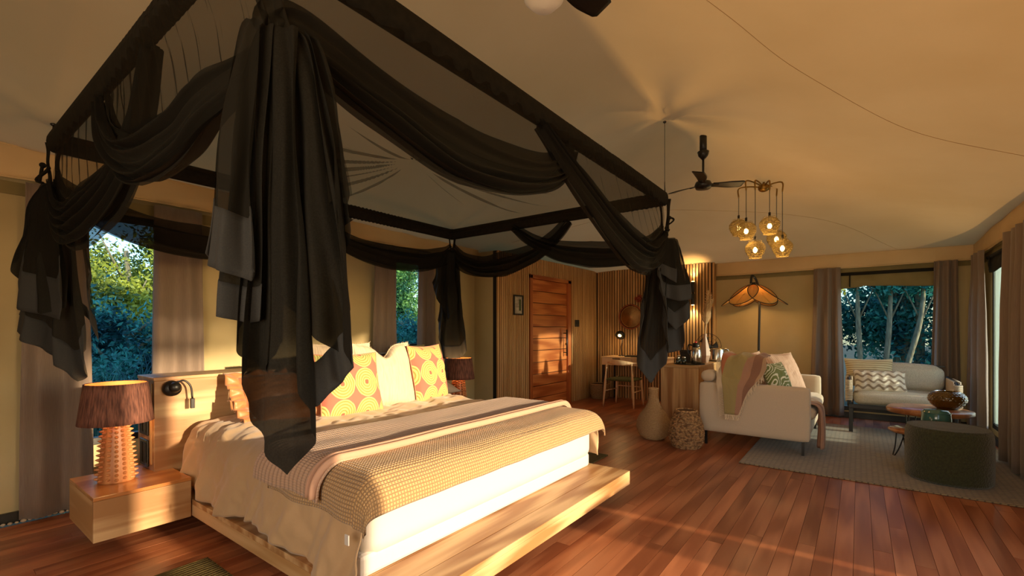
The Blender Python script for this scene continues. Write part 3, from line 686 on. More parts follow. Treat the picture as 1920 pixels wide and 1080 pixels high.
# ---- spiky lamps
def spiky_lamp(x, y, z, lab):
    t = thing('table_lamp', lab, 'lamp', (x, y, z), 'spiky bedside lamps')
    H = .36; prof = [(.086, 0), (.088, .008), (.082, .10), (.071, .22), (.058, .33), (.045, H)]
    b = MB().lathe([(1e-5, 0)]+prof+[(1e-5, H)], (x, y, z), 28).build('lamp_base', 'lampwood', t, True)
    sp = MB()
    def rad(h):
        for i in range(len(prof)-1):
            if prof[i][1] <= h <= prof[i+1][1]: q = (h-prof[i][1])/(prof[i+1][1]-prof[i][1]); return prof[i][0]+(prof[i+1][0]-prof[i][0])*q
        return .05
    for k in range(14):
        a = 2*pi*k/14
        for j in range(12):
            h = .020+j*.0275+(.007 if k % 2 else 0)
            r0 = rad(h)-.004; d = Vector((cos(a), sin(a), .12)); p = Vector((x, y, z+h))+Vector((cos(a), sin(a), 0))*r0
            sp.tube([p, p+d*.008, p+d*.017, p+d*.024], [.0105, .0095, .0055, .001], 7)
    sp.build('studs', 'lampwood', b, True)
    def sh(u, v):
        a = 2*pi*u; r_ = .178+(.148-.178)*v+.0010*sin(a*60); return (x+r_*cos(a), y+r_*sin(a), z+.350+.235*v)
    MB().grid(sh, 128, 6).build('lamp_shade', 'raffia', t, True, solid=.004)
    def shi(u, v):
        a = 2*pi*u; r_ = .173+(.143-.173)*v; return (x+r_*cos(a), y+r_*sin(a), z+.353+.23*v)
    MB().grid(shi, 64, 3).build('shade_lining', 'raffia_in', t, True)
    MB().cyl((x, y, z+H), (x, y, z+H+.07), .012).build('stem', 'brass', t)
    MB().sphere((x, y, z+H+.10), .03, 8, 1.2).build('bulb', 'bulb', t, True)
    point('bedside_glow', (x, y, z+H+.16), 2.4)
spiky_lamp(.80, 3.57, .342, 'table lamp with brown raffia shade and studded wooden base, left of the bed')
spiky_lamp(3.80, 3.60, .342, 'table lamp with brown raffia shade and studded base on the far side of the bed')
# ---- mats
tag(MB().grid(lambda u, v: (.30+.72*u, 1.4+1.43*v, .006+.004*abs(sin(v*190))), 4, 320).build('bedside_mat', 'mat_olive', None, True, solid=.006), 'olive green ribbed mat on the floor at the near side of the bed', 'mat')
tag(box('bedside_mat', 3.50, 4.22, 1.98, 3.2, .001, .012, 'mat_olive', None, .003), 'dark mat on the floor beyond the far foot corner of the bed', 'mat')
# ================================================================== CANOPY
CX0, CX1, CY0, CY1, CZ = .55, 3.83, 1.29, 3.73, 2.33
can = thing('bed_canopy', 'hanging bed canopy frame draped in dark sheer netting tied at the corners', 'canopy', ((CX0+CX1)/2, (CY0+CY1)/2, CZ))
def bar(p0, p1, seed):
    p0 = Vector(p0); p1 = Vector(p1); d = p1-p0; L = d.length; dn = d.normalized(); sd_ = Vector((-dn.y, dn.x, 0))
    def f(u, v):
        s = v*L; a = 2*pi*u; ru = max(0, sin(s*1.9+seed)); w_ = 1+.06*ru*sin(s*150+3*sin(a))+.05*ru*nz(s*30, a, seed)
        return p0+dn*s+sd_*cos(a)*.030*w_+Vector((0, 0, 1))*sin(a)*.060*w_
    b = MB().grid(f, 14, int(L*110)); b.build('sleeved_bar', 'net_dark2', can, True)
MT['net_dark2'] = mat('dark muslin sleeve', srgb(28, 26, 21), srgb(36, 33, 27), nscale=30, rough=.9, spec=.15)
bar((CX0, CY0, CZ), (CX0, CY1, CZ), 1); bar((CX1, CY0, CZ), (CX1, CY1, CZ), 2); bar((CX0, CY0, CZ), (CX1, CY0, CZ), 3.3); bar((CX0, CY1, CZ), (CX1, CY1, CZ), 4)
def roof(u, v):
    x = CX0+(CX1-CX0)*u; y = CY0+(CY1-CY0)*v; mx, my = (CX0+CX1)/2, (CY0+CY1)/2
    d = math.hypot((x-mx)/1.64, (y-my)/1.22); an = atan2(y-my, x-mx); e = min(u, 1-u, v, 1-v)
    return (x, y, CZ+.01+.15*math.exp(-d*3.2)-.05*sm(e*5)+.020*math.exp(-((d-.45)/.4)**2)*(sin(an*19+2*sin(an*3))+.5*sin(an*41))*min(1, e*8)*min(1, d*6))
MB().grid(roof, 260, 200).build('roof_net', 'net_roof', can, True)
mx, my = (CX0+CX1)/2, (CY0+CY1)/2
MB().tube([(mx, my, CZ+.13), (mx, my, ceil_z(mx, my))], .003, 5).build('centre_cord', 'black', can)
for (x, y) in ((CX1, CY0), (CX0, CY0), (CX0, CY1), (CX1, CY1)):
    zc = ceil_z(x, y)-.01; b = MB().tube([(x, y, CZ+.04), (x, y, CZ+.14)], .0035, 5).tube([(x+.02, y, CZ+.04), (x, y, CZ+.14), (x, y, zc)], .0022, 5).sphere((x, y, zc), .014, 6, .7)
    b.build('hanging_wire', 'black', can)
KN = {'FL': Vector((.63, 1.27, 2.02)), 'FR': Vector((3.83, 1.29, 2.03)), 'BL': Vector((.55, 3.73, 2.07)), 'BR': Vector((3.83, 3.73, 2.15))}
def swag(pts, w0, w1, w2, out_, nf, seed=0, m='net_mid', layers=2):
    C = cat(pts, 60); o_ = Vector(out_); up = Vector((0, 0, 1))
    for L in range(layers):
        def f(u, v):
            i = int(round(v*60)); c = C[i]; t = (C[min(i+1, 60)]-C[max(i-1, 0)]).normalized()
            n_ = o_.cross(t); n_ = n_.normalized() if n_.length > .01 else up
            if n_.z < 0: n_ = -n_
            w_ = (w0+(w1-w0)*v/.5) if v < .5 else (w1+(w2-w1)*(v-.5)/.5)
            w_ *= (1-.28*L)
            ph = nf*2*pi*u+seed+L*1.7+1.2*sin(v*5+seed)
            dep = (.018+.020*sin(pi*min(1, v*1.1)))*sin(ph)*(.6+.4*sin(u*5+seed))
            return c+n_*((u-.5)*w_+.012*nz(v*7, u*3, seed+L))+o_*(dep+(.035*L-.01))+up*(-.02*L)
        MB().grid(f, nf*9+12, 60).build('swag', m if L else ('net_mid' if layers > 1 else m), can, True)
def upper(pts, axis, a0, a1, m='net_sheer', out_=(0, 1, 0), seed=0, bias=1.0):
    """sheer panel between the bar and a swag curve"""
    C = cat(pts, 60); o_ = Vector(out_)
    def f(u, v):
        c = C[int(round(u*60))]; 
        top = Vector((a0+(a1-a0)*u, c.y, CZ-.03)) if axis == 'x' else Vector((c.x, a0+(a1-a0)*u, CZ-.03))
        p = top.lerp(c, v**bias); return p+o_*(.009*(sin(u*90+3*sin(v*3+seed))+.6*nz(u*40, v*3, seed))*(.3+.7*(1-v)))
    MB().grid(f, 240, 14).build('side_net', m, can, True)
k = KN
s_fl_front = [(2.25, 1.29, 2.28), (2.10, 1.28, 2.10), (1.75, 1.27, 1.985), (1.33, 1.27, 1.95), (.95, 1.27, 2.02), (.68, 1.28, 2.09), k['FL']]
swag(s_fl_front, .14, .26, .14, (0, -1, 0), 4, 1, layers=2)
upper(s_fl_front, 'x', 2.3, .66, out_=(0, -1, 0), seed=1)
s_fr_front = [(1.92, 1.27, 2.27), (2.25, 1.25, 2.08), (2.65, 1.24, 1.90), (3.05, 1.24, 1.79), (3.40, 1.25, 1.80), (3.68, 1.27, 1.93), k['FR']]
swag(s_fr_front, .08, .30, .18, (0, -1, 0), 5, 3, layers=2)
upper(s_fr_front, 'x', 1.92, 3.78, out_=(0, -1, 0), seed=2)
s_fl_left = [(.55, 2.66, 2.27), (.54, 2.52, 2.08), (.53, 2.25, 1.92), (.52, 1.93, 1.84), (.52, 1.62, 1.84), (.53, 1.42, 1.90), k['FL']]
swag(s_fl_left, .08, .22, .16, (-1, 0, 0), 4, 2)
upper(s_fl_left, 'y', 2.66, 1.36, out_=(-1, 0, 0), seed=3)
s_bl_left = [(.56, 2.02, 2.26), (.57, 2.20, 2.04), (.56, 2.45, 1.87), (.55, 2.85, 1.82), (.54, 3.2, 1.80), (.54, 3.5, 1.90), k['BL']]
swag(s_bl_left, .10, .34, .24, (-1, 0, 0), 5, 5)
upper(s_bl_left, 'y', 2.02, 3.66, out_=(-1, 0, 0), seed=4)
s_bl_back = [(2.5, 3.73, 2.29), (2.1, 3.72, 2.03), (1.7, 3.71, 1.89), (1.3, 3.71, 1.86), (.95, 3.71, 1.90), (.7, 3.72, 1.99), k['BL']]
swag(s_bl_back, .09, .24, .16, (0, 1, 0), 4, 2)
s_br_back = [(1.9, 3.74, 2.30), (2.2, 3.74, 2.14), (2.6, 3.74, 2.01), (3.0, 3.74, 1.97), (3.4, 3.74, 1.99), (3.68, 3.74, 2.06), k['BR']]
swag(s_br_back, .09, .26, .18, (0, 1, 0), 4, 3)
s_br_right = [(3.83, 2.2, 2.29), (3.84, 2.4, 2.13), (3.84, 2.65, 2.00), (3.84, 2.98, 1.94), (3.84, 3.3, 1.93), (3.84, 3.58, 2.02), k['BR']]
swag(s_br_right, .08, .26, .18, (1, 0, 0), 4, 6)
upper(s_br_right, 'y', 2.2, 3.68, out_=(1, 0, 0), seed=6)
s_fr_right = [(3.82, 2.85, 2.30), (3.81, 2.6, 2.13), (3.81, 2.3, 2.0), (3.81, 1.95, 1.93), (3.81, 1.6, 1.90), (3.82, 1.42, 1.94), k['FR']]
swag(s_fr_right, .08, .24, .16, (1, 0, 0), 4, 4)
def poly(pl, u):
    L = [0]
    for a, b in zip(pl, pl[1:]): L.append(L[-1]+math.hypot(b[0]-a[0], b[1]-a[1]))
    s = u*L[-1]
    for i in range(len(pl)-1):
        if s <= L[i+1] or i == len(pl)-2:
            q = (s-L[i])/max(1e-9, L[i+1]-L[i]); return pl[i][0]+(pl[i+1][0]-pl[i][0])*q, pl[i][1]+(pl[i+1][1]-pl[i][1])*q
def tail(base, d, ty, layers):
    """hanging tail of cloth below a knot; hems in picture units around the knot, turned into metres at the knot's distance"""
    k_ = d/F
    bx = base
    for li, (t0, t1, hem, dep, amp, nf, m, es, band) in enumerate(layers):
        def f(u, v, hemv=1.0):
            hx, hy = poly(hem, u); tx = t0+(t1-t0)*u
            e = v**es; X = tx+(hx-tx)*e; Yp = ty+(hy-ty)*v
            fold = amp*(.25+.75*v)*sin(2*pi*nf*u+li*1.3+1.1*sin(v*3+li))+amp*.4*sin(2*pi*nf*2.3*u+li)*v
            q = RT*((X-960)/F*d)+FW*d+Vector((0, 0, CH-(Yp-HZ)/F*d))
            return q+FW*(dep+fold)+RT*(amp*.25*sin(v*9+u*6+li))
        n_ = 48
        if band:
            MB().grid(lambda u, v: f(u, v*(1-band)), n_, 40).build('tail_drape', m, can, True)
            MB().grid(lambda u, v: f(u, (1-band)+v*band), n_, 8).build('tail_hem', 'hemcloth', can, True, solid=.003)
        else: MB().grid(f, n_, 48).build('tail_drape', m, can, True)
dk, md, sh_ = 'net_dark', 'net_mid', 'net_sheer'
tail(k['FL'], 1.214, 55, [
    (480, 508, [(404, 480), (404, 500), (440, 512), (482, 530), (487, 505)], -.045, .020, 1.5, md, .55, .24),
    (492, 520, [(414, 540), (425, 594), (465, 606), (500, 600)], -.02, .018, 1.5, dk, .6, .12),
    (498, 530, [(450, 600), (452, 668), (500, 702), (528, 640)], .0, .018, 2, dk, .7, 0),
    (492, 560, [(474, 690), (467, 795), (500, 845), (545, 885), (590, 832), (592, 765), (560, 700)], -.012, .024, 2.5, dk, .9, 0),
    (510, 572, [(520, 560), (550, 610), (600, 640), (655, 690), (652, 600), (646, 500)], .012, .026, 3.0, dk, .55, .0),
    (520, 582, [(560, 420), (600, 500), (652, 445), (655, 430), (640, 345)], .03, .015, 2, md, .5, .0),
    (480, 560, [(412, 390), (470, 400), (560, 420), (640, 350)], .045, .02, 4, sh_, .5, 0),
    (540, 565, [(560, 760), (592, 765), (620, 730), (655, 690), (640, 640)], .035, .015, 2, sh_, .8, .12)])
tail(k['BL'], 2.68, 352, [
    (104, 124, [(40, 590), (37, 622), (80, 652), (128, 690), (146, 716), (168, 698), (166, 655)], -.02, .03, 3, dk, .75, .16),
    (100, 118, [(58, 440), (56, 512), (70, 560), (104, 590), (142, 578)], -.06, .03, 2, dk, .6, .0),
    (108, 128, [(66, 500), (70, 582), (136, 600), (150, 540)], -.09, .02, 1.5, md, .7, .3),
    (114, 138, [(120, 560), (158, 600), (167, 640), (160, 560), (152, 470)], .03, .02, 2, sh_, .6, .1)])
tail(k['FR'], 3.837, 452, [
    (1238, 1252, [(1206, 560), (1199, 650), (1198, 690), (1221, 720), (1248, 682), (1254, 640)], .02, .03, 3, dk, .7, .16),
    (1240, 1256, [(1243, 600), (1252, 662), (1278, 656), (1277, 610)], -.02, .03, 2, dk, .6, .22),
    (1240, 1258, [(1236, 540), (1246, 600), (1262, 620), (1287, 594), (1285, 565)], -.06, .03, 2, dk, .55, .2),
    (1238, 1258, [(1226, 520), (1235, 556), (1262, 566), (1287, 563), (1278, 520)], -.10, .03, 2, md, .5, .25),
    (1236, 1256, [(1220, 500), (1228, 516), (1256, 534), (1257, 500)], -.14, .02, 1.5, md, .6, .3),
    (1236, 1256, [(1205, 560), (1200, 640), (1240, 640), (1270, 500)], .06, .02, 3, sh_, .6, 0)])
tail(k['BR'], 5.3, 475, [
    (838, 852, [(820, 600), (828, 650), (832, 672), (862, 672), (874, 658), (872, 640)], .0, .04, 3, dk, .7, .12),
    (836, 850, [(812, 530), (822, 560), (840, 600), (858, 580)], -.06, .04, 2, dk, .5, 0),
    (840, 856, [(818, 520), (836, 640), (868, 640), (860, 520)], .08, .03, 3, md, .6, 0)])
def strap(p0, p1, w_=.018):
    p0 = Vector(p0); p1 = Vector(p1)
    MB().grid(lambda u, v: p0.lerp(p1, v)+RT*((u-.5)*2*w_*(1-.35*sin(pi*v)))+FW*.004*sin(v*9), 4, 12).build('tie', 'net_dark2', can, True, solid=.004)
def bow(p):
    p = Vector(p); c = [p+RT*(.035*sin(2*a)*1.0)+Vector((0, 0, -.05*(1-cos(a)))) for a in [i*pi/12 for i in range(13)]]
    MB().tube(c, .007, 6, flat=1.8).tube([p+Vector((0, 0, .008)), p-Vector((0, 0, .1))+RT*-.02], .008, 6).sphere(p, .016, 6).build('bow', 'net_dark2', can, True)
for kk, (cx_, cy_) in (('FL', (CX0, CY0)), ('FR', (CX1, CY0)), ('BL', (CX0, CY1)), ('BR', (CX1, CY1))):
    kp = KN[kk]; top = Vector((cx_, cy_, CZ)); strap(top+RT*.035, kp+RT*.02+Vector((0, 0, .03))); strap(top-RT*.035, kp-RT*.02+Vector((0, 0, .03)), .012)
    MB().sphere(kp, .03, 8, 1.1).build('knot', 'net_dark2', can, True)
    if kk in ('FR', 'BL'): bow(kp.lerp(top, .45)-FW*.03+RT*(.03 if kk == 'FR' else -.03))
# ================================================================== DESK CORNER
dk_ = thing('writing_desk', 'slim oak writing desk with one drawer against the slatted wall', 'desk', (7.66, 3.05, 0))
box('desk_top', 7.40, 7.92, 2.50, 3.60, .752, .775, 'palewood', dk_, .003)
for (y0, y1) in ((3.06, 3.59), (2.51, 3.04)):
    q = box('drawer', 7.405, 7.42, y0, y1, .63, .75, 'palewood', dk_, .003); box('pull_slot', 7.400, 7.406, (y0+y1)/2-.07, (y0+y1)/2+.07, .735, .747, 'black', q)
box('carcass', 7.425, 7.91, 2.51, 3.59, .63, .751, 'palewood', dk_)
for x in (7.43, 7.88):
    for y in (2.54, 3.57): box('leg', x-.015, x+.015, y-.015, y+.015, 0, .629, 'black', dk_)
box('laptop_folder', 7.5, 7.78, 2.66, 3.22, .776, .796, 'black', None, .004); o = bpy.data.objects['laptop_folder']; tag(o, 'thin black folder lying on the writing desk', 'folder')
ch = thing('desk_chair', 'light wooden chair with curved top rail and green woven seat at the desk', 'chair', (7.12, 3.08, 0))
for (x, y, h, r1) in ((6.93, 3.30, .70, .012), (6.93, 2.84, .70, .012), (7.34, 3.28, .44, .014), (7.34, 2.86, .44, .014)):
    c = cat([(x-(.02 if h > .5 else -.02), y+(.03 if y > 3 else -.03), 0), (x, y, .42), (x+(.015 if h > .5 else 0), y-(.02 if y > 3 else -.02)*(h > .5), h)], 12)
    MB().tube(c, [.011+.010*sin(pi*min(1, i/9)) for i in range(13)], 10).build('leg', 'palewood', ch, True)
rbox('seat', 6.92, 7.36, 2.84, 3.30, .415, .455, .02, 'seatgreen', ch, puff=.006, nf=6)
for a in (((6.93, 3.31, .25), (7.34, 3.29, .25)), ((6.93, 2.83, .25), (7.34, 2.85, .25)), ((7.34, 2.86, .3), (7.34, 3.28, .3))): MB().cyl(a[0], a[1], .009, n=8).build('stretcher', 'palewood', ch, True)
def tr(u, v):
    a = R(100)+R(160)*u; r_ = .27; c = (7.17+r_*cos(a)*.95, 3.07+r_*1.0*sin(a)); b_ = 2*pi*v; th = .014; hh = .012+.030*sin(pi*u)**3
    return (c[0]+th*cos(b_)*cos(a), c[1]+th*cos(b_)*sin(a), .70+.012*sin(pi*u)+hh*sin(b_))
MB().grid(tr, 36, 12).build('top_rail', 'palewood', ch, True)
# waste basket
def woven_pot(name, lab, c, prof, m, md_, rows_, cols, cat_='basket', r_s=.011):
    t = thing(name, lab, cat_, c)
    MB().lathe([(1e-5, .004)]+[(r-.006, z) for r, z in prof], c, 40).build('inner_wall', md_, t, True)
    L = prof; zs = [p[1] for p in L]
    def rad(z):
        for i in range(len(L)-1):
            if L[i][1] <= z <= L[i+1][1]: q = (z-L[i][1])/(L[i+1][1]-L[i][1]); return L[i][0]+(L[i+1][0]-L[i][0])*q
        return L[-1][0]
    b = MB(); rr = random.Random(3)
    for j in range(rows_):
        z = zs[0]+.008+(zs[-1]-zs[0]-.012)*j/(rows_-1)
        for i in range(cols):
            a0 = 2*pi*(i+.5*(j % 2))/cols; a1 = a0+2*pi/cols*.92; r = rad(z); P = []
            for q in range(5):
                a = a0+(a1-a0)*q/4; rq = r+.007*sin(pi*q/4)-.002+rr.uniform(-.002, .002); P.append((c[0]+rq*cos(a), c[1]+rq*sin(a), c[2]+z+rr.uniform(-.002, .002)))
            b.tube(P, r_s*.55, 4, cap=False, flat=1)
    tag(b.build('strands', m, t, True), kind='stuff')
    MB().tube([(c[0]+rad(zs[-1])*cos(2*pi*i/40), c[1]+rad(zs[-1])*sin(2*pi*i/40), c[2]+zs[-1]) for i in range(41)], .011, 8).build('rim', m, t, True)
    return t
woven_pot('waste_basket', 'low straw basket with nubbly texture on the floor beside the desk', (7.66, 3.76, 0), [(.13, 0), (.165, .08), (.17, .26)], 'wicker', 'seagrass_d', 18, 34)
# desk lamp
dl = thing('desk_lamp', 'small black desk lamp with glowing brass bowl shade', 'lamp', (7.72, 3.36, .775))
MB().lathe([(1e-5, 0), (.06, 0), (.06, .012), (1e-5, .016)], (7.72, 3.36, .775), 24).build('base', 'black', dl, True)
MB().tube(cat([(7.72, 3.36, .785), (7.71, 3.37, .93), (7.72, 3.35, 1.05), (7.70, 3.37, 1.17)], 16), .008, 8).build('stem', 'black', dl, True)
MB().lathe([(.085, 0), (.082, .03), (.055, .075), (.014, .095), (1e-5, .096)], n=24).build('shade', 'black', dl, True, M=Matrix.Translation((7.66, 3.37, 1.13)) @ Matrix.Rotation(R(48), 4, 'Y'), solid=.003)
MB().sphere((7.655, 3.37, 1.14), .028, 8).build('bulb', 'bulb', dl, True); point('desk_glow', (7.62, 3.37, 1.08), 2.2)
# wall plates
def plate(lab, y, z, r, m1='ratt_plate'):
    t = thing('wall_plate', lab, 'wall basket', (SX-.03, y, z)); M = Matrix.Translation((SX-.02, y, z)) @ Matrix.Rotation(R(-90), 4, 'Y')
    MB().lathe([(1e-5, .012), (r*.3, .012), (r*.3, .0125)], n=40).build('centre', m1, t, True, M=M)
    MB().lathe([(r*.30, .012), (r*.52, .014)], n=40).build('band', 'plate_red', t, True, M=M, solid=.003)
    MB().lathe([(r*.52, .014), (r*.92, .032)], n=40).build('dish', m1, t, True, M=M, solid=.003)
    b = MB(); b.tube([(r*.96*cos(2*pi*i/48), r*.96*sin(2*pi*i/48), .036+.004*(i % 2)) for i in range(49)], .011, 8); b.build('rim', 'plate_red', t, True, M=M)
    b = MB()
    for k in range(7): rr = r*(.1+.12*k); b.tube([(rr*cos(2*pi*i/40), rr*sin(2*pi*i/40), .017+max(0, (rr/r-.52))*.045) for i in range(41)], .004, 5)
    b.build('coils', m1, t, True, M=M); return t
plate('large round straw plate with dark rim on the slatted wall above the desk lamp', 3.27, 1.47, .225)
plate('round straw plate on the slatted wall, half hidden behind the hanging net near the sconce', 2.52, 1.78, .26)
rb = thing('dried_bloom', 'small russet dried bloom hung on the slats above the large straw plate', 'wall ornament', (SX-.04, 3.12, 1.79))
b = MB(); rr = random.Random(5)
for k in range(60):
    d = Vector((rr.gauss(0, 1), rr.gauss(0, 1), rr.gauss(0, 1))).normalized(); p = Vector((SX-.05, 3.12, 1.79)); b.tube([p+d*.02, p+d*.075], [.012, .004], 5)
b.sphere((SX-.05, 3.12, 1.79), .045, 6); b.build('petals', 'redfruit', rb, True)
# picture frame, switches, sconce
pf = thing('picture_frame', 'small black framed picture on the slats left of the timber door', 'picture', (5.58, SY-.02, 1.53))
PXc, PZc = pt(972, 572, 6.70).x, pt(972, 572, 6.70).z
for q in ((-.115, -.095, -.145, .145), (.095, .115, -.145, .145), (-.095, .095, -.145, -.125), (-.095, .095, .125, .145)):
    box('frame_side', PXc+q[0], PXc+q[1], SY-.035, SY-.012, PZc+q[2], PZc+q[3], 'black', pf, .002)
box('print', PXc-.095, PXc+.095, SY-.02, SY-.014, PZc-.125, PZc+.125, 'paper', pf); box('green_shape', PXc+.02, PXc+.07, SY-.0215, SY-.0205, PZc-.08, PZc+.085, 'picgreen', pf)
sp_ = thing('switch_plate', 'pair of black light switches on the slats right of the door', 'switch', (7.15, SY-.02, 1.35))
for dx in (0, .075): s_ = box('plate', 7.10+dx, 7.165+dx, SY-.022, SY-.012, 1.29, 1.41, 'black', sp_, .002); box('rocker', 7.115+dx, 7.15+dx, SY-.026, SY-.022, 1.33, 1.38, 'hemcloth', s_, .002)
sc_ = thing('wall_sconce', 'black tube sconce shining up and down on the slatted wall', 'sconce', (SX-.07, 2.19, 1.85))
for (z0, z1) in ((1.86, 2.03), (1.65, 1.83)): MB().lathe([(.028, 0), (.03, .004), (.03, z1-z0-.004), (.028, z1-z0)], (SX-.07, 2.19, z0), 20).build('tube', 'black', sc_, True)
MB().cyl((SX-.07, 2.19, 1.845), (SX-.012, 2.19, 1.845), .012).build('bracket', 'black', sc_, True)
for z, s in ((2.034, 1), (1.646, -1)):
    MB().lathe([(1e-5, 0), (.022, 0), (.022, .002), (1e-5, .002)], (SX-.07, 2.19, z), 16).build('lens', 'bulb', sc_)
    l = bpy.data.lights.new('sconce_beam', 'SPOT'); l.energy = 16; l.color = (1, .74, .40); l.spot_size = R(95); l.spot_blend = .8; l.shadow_soft_size = .02
    o = bpy.data.objects.new('sconce_beam', l); COL.objects.link(o); o.location = (SX-.07, 2.19, z+.012*s)
    if s > 0: o.rotation_euler = (R(180), 0, 0)
# ================================================================== CREDENZA
cr = thing('credenza', 'pale timber cabinet standing behind the sofa near the slatted wall', 'cabinet', (6.7, 1.83, 0))
box('cabinet_top', 6.0, 7.5, 1.60, 2.07, .755, .785, 'ash_y', cr, .004)
for i in range(4): box('end_board', 6.0, 6.02, 1.60+i*.1175+.0005, 1.60+(i+1)*.1175-.0005, .05, .754, 'ash_z', cr, .002)
box('side_panel', 6.021, 7.5, 1.60, 1.62, .05, .754, 'ash_z', cr, .002); box('side_panel', 6.021, 7.5, 2.05, 2.07, .05, .754, 'ash_z', cr, .002); box('back_panel', 7.48, 7.50, 1.621, 2.049, .05, .754, 'ash_z', cr)
box('foot_recess', 6.05, 7.45, 1.64, 2.03, 0, .05, 'black', cr)
ZC = .785
tr_ = thing('serving_tray', 'round black tray with a low rim on the cabinet', 'tray', (6.32, 1.80, ZC)); MB().lathe([(1e-5, .001), (.19, .001), (.195, .014), (.19, .014), (.186, .006), (1e-5, .006)], (6.32, 1.80, ZC), 40).build('tray_dish', 'black', tr_, True)
p = pt(1305, 680, 6.10); fx, fy = p.x, p.y
fk = thing('thermos_jug', 'brushed steel thermos jug with black lid and red button', 'thermos', (fx, fy, ZC+.006))
MB().lathe([(1e-5, 0), (.062, 0), (.066, .01), (.066, .13), (.058, .19), (.042, .225), (1e-5, .226)], (fx, fy, ZC+.006), 32).build('body', 'steel', fk, True)
MB().lathe([(.044, 0), (.046, .02), (.036, .055), (1e-5, .06)], (fx, fy, ZC+.226), 24).build('lid', 'black', fk, True)
MB().tube(cat([(fx+.02, fy+.05, ZC+.25), (fx+.03, fy+.105, ZC+.25), (fx+.03, fy+.11, ZC+.15), (fx+.02, fy+.065, ZC+.07)], 16), .010, 8).build('handle', 'black', fk, True)
MB().sphere((fx-.01, fy, ZC+.292), .014, 6).build('button', 'red', fk, True)
for i, (dx, dy, h) in enumerate(((-.10, .12, .07), (-.02, .135, .09), (-.07, .05, .075))):
    q = thing('glass_jar', ('short dark glass jar at the outer edge of the tray', 'tallest dark glass jar on the tray', 'dark glass jar nearest the thermos jug')[i], 'jar', (6.32+dx, 1.80+dy, ZC+.006))
    MB().lathe([(1e-5, 0), (.026, 0), (.028, .008), (.028, h-.01), (.020, h), (1e-5, h)], (6.32+dx, 1.80+dy, ZC+.006), 18).build('body', 'jar', q, True)
    MB().lathe([(.021, 0), (.023, .004), (.023, .018), (1e-5, .02)], (6.32+dx, 1.80+dy, ZC+.006+h), 18).build('lid', 'steel', q, True)
cb = thing('black_box', 'small black box standing behind the glass jars on the cabinet', 'box', (6.75, 1.97, ZC)); box('box_body', 6.70, 6.80, 1.88, 2.04, ZC, ZC+.13, 'black', cb, .004); box('box_lid', 6.695, 6.805, 1.875, 2.045, ZC+.131, ZC+.17, 'black', cb, .004)
p = pt(1322, 680, 6.45); vx, vy = p.x, p.y
va = thing('faceted_vase', 'tall faceted clay vase on the cabinet holding pampas grass', 'vase', (vx, vy, ZC))
MB().lathe([(.045, 0), (.075, .10), (.06, .20), (.022, .36), (.026, .40), (.020, .40), (.016, .36)], (vx, vy, ZC), 7).build('vase_body', 'taupevase', va)
pg = thing('pampas_grass', 'cream pampas plumes standing in the faceted vase', 'dried grass', (vx, vy, ZC+.40)); rr = random.Random(2)
for s in range(7):
    a = rr.uniform(0, 2*pi); le = rr.uniform(.03, .14); P = cat([(vx, vy, ZC+.34), (vx+cos(a)*le*.3, vy+sin(a)*le*.3, ZC+.60), (vx+cos(a)*le, vy+sin(a)*le, ZC+1.06+rr.uniform(-.16, .04))], 24)
    MB().tube(P, .002, 4).build('stem', 'pampas', pg)
    b = MB()
    for k in range(800):
        t = rr.random()**.8; i = int(9+t*14); p = P[i]; an = rr.uniform(0, 2*pi); L_ = .11*(1-t*.6)*rr.uniform(.4, 1)
        q = p+Vector((cos(an)*L_*.6, sin(an)*L_*.6, L_*.9)); sd_ = Vector((-sin(an), cos(an), 0))*.0042
        b.add([p-sd_, p+sd_, q+sd_*.4, q-sd_*.4], [(0, 1, 2, 3)])
    tag(b.build('plume', 'pampas', pg), kind='stuff')
p = pt(1344, 678, 6.72); kx, ky = p.x, p.y
ke = thing('kettle', 'polished steel kettle with looped handle on the cabinet', 'kettle', (kx, ky, ZC))
MB().lathe([(1e-5, 0), (.10, 0), (.105, .012), (.105, .03), (.10, .17), (.095, .18), (1e-5, .195)], (kx, ky, ZC), 32).build('body', 'steel', ke, True)
MB().lathe([(1e-5, 0), (.112, 0), (.112, .010), (1e-5, .011)], (kx, ky, ZC-.0005), 32).build('base_plate', 'black', ke, True)
MB().tube(cat([Vector((kx, ky, ZC+.17))+RT*.09, Vector((kx, ky, ZC+.17))+RT*.15, Vector((kx, ky, ZC+.12))+RT*.17, Vector((kx, ky, ZC+.05))+RT*.15, Vector((kx, ky, ZC+.03))+RT*.10], 20), .012, 8).build('handle', 'steel', ke, True)
MB().tube([Vector((kx, ky, ZC+.15))-RT*.095, Vector((kx, ky, ZC+.18))-RT*.125], [.02, .012], 8).build('spout', 'steel', ke, True)
p = pt(1328, 660, 7.0); gx, gy = p.x, p.y
fn = thing('table_fan', 'small black desk fan with a thin round cage behind the kettle', 'fan', (gx, gy, ZC))
b = MB(); C_ = Vector((gx, gy, ZC+.20)); cg = MB()
for r_ in (.195, .14, .08): cg.tube([C_+RT*(r_*cos(2*pi*i/40))+Vector((0, 0, r_*sin(2*pi*i/40)))-FW*(.03*(1-r_/.195)) for i in range(41)], .004 if r_ > .19 else .0018, 5)
for k in range(16): a = 2*pi*k/16; cg.tube([C_+RT*.03*cos(a)+Vector((0, 0, .03*sin(a)))-FW*.03, C_+RT*.195*cos(a)+Vector((0, 0, .195*sin(a)))], .0015, 4)
cg.build('cage', 'black', fn, True); MB().sphere(C_, .05, 8).build('motor', 'black', fn, True); MB().cyl((gx, gy, ZC+.01), (gx, gy, ZC+.16), .012).build('stand', 'black', fn, True)
MB().lathe([(1e-5, 0), (.09, 0), (.09, .012), (1e-5, .02)], (gx, gy, ZC), 24).build('base', 'black', fn, True)
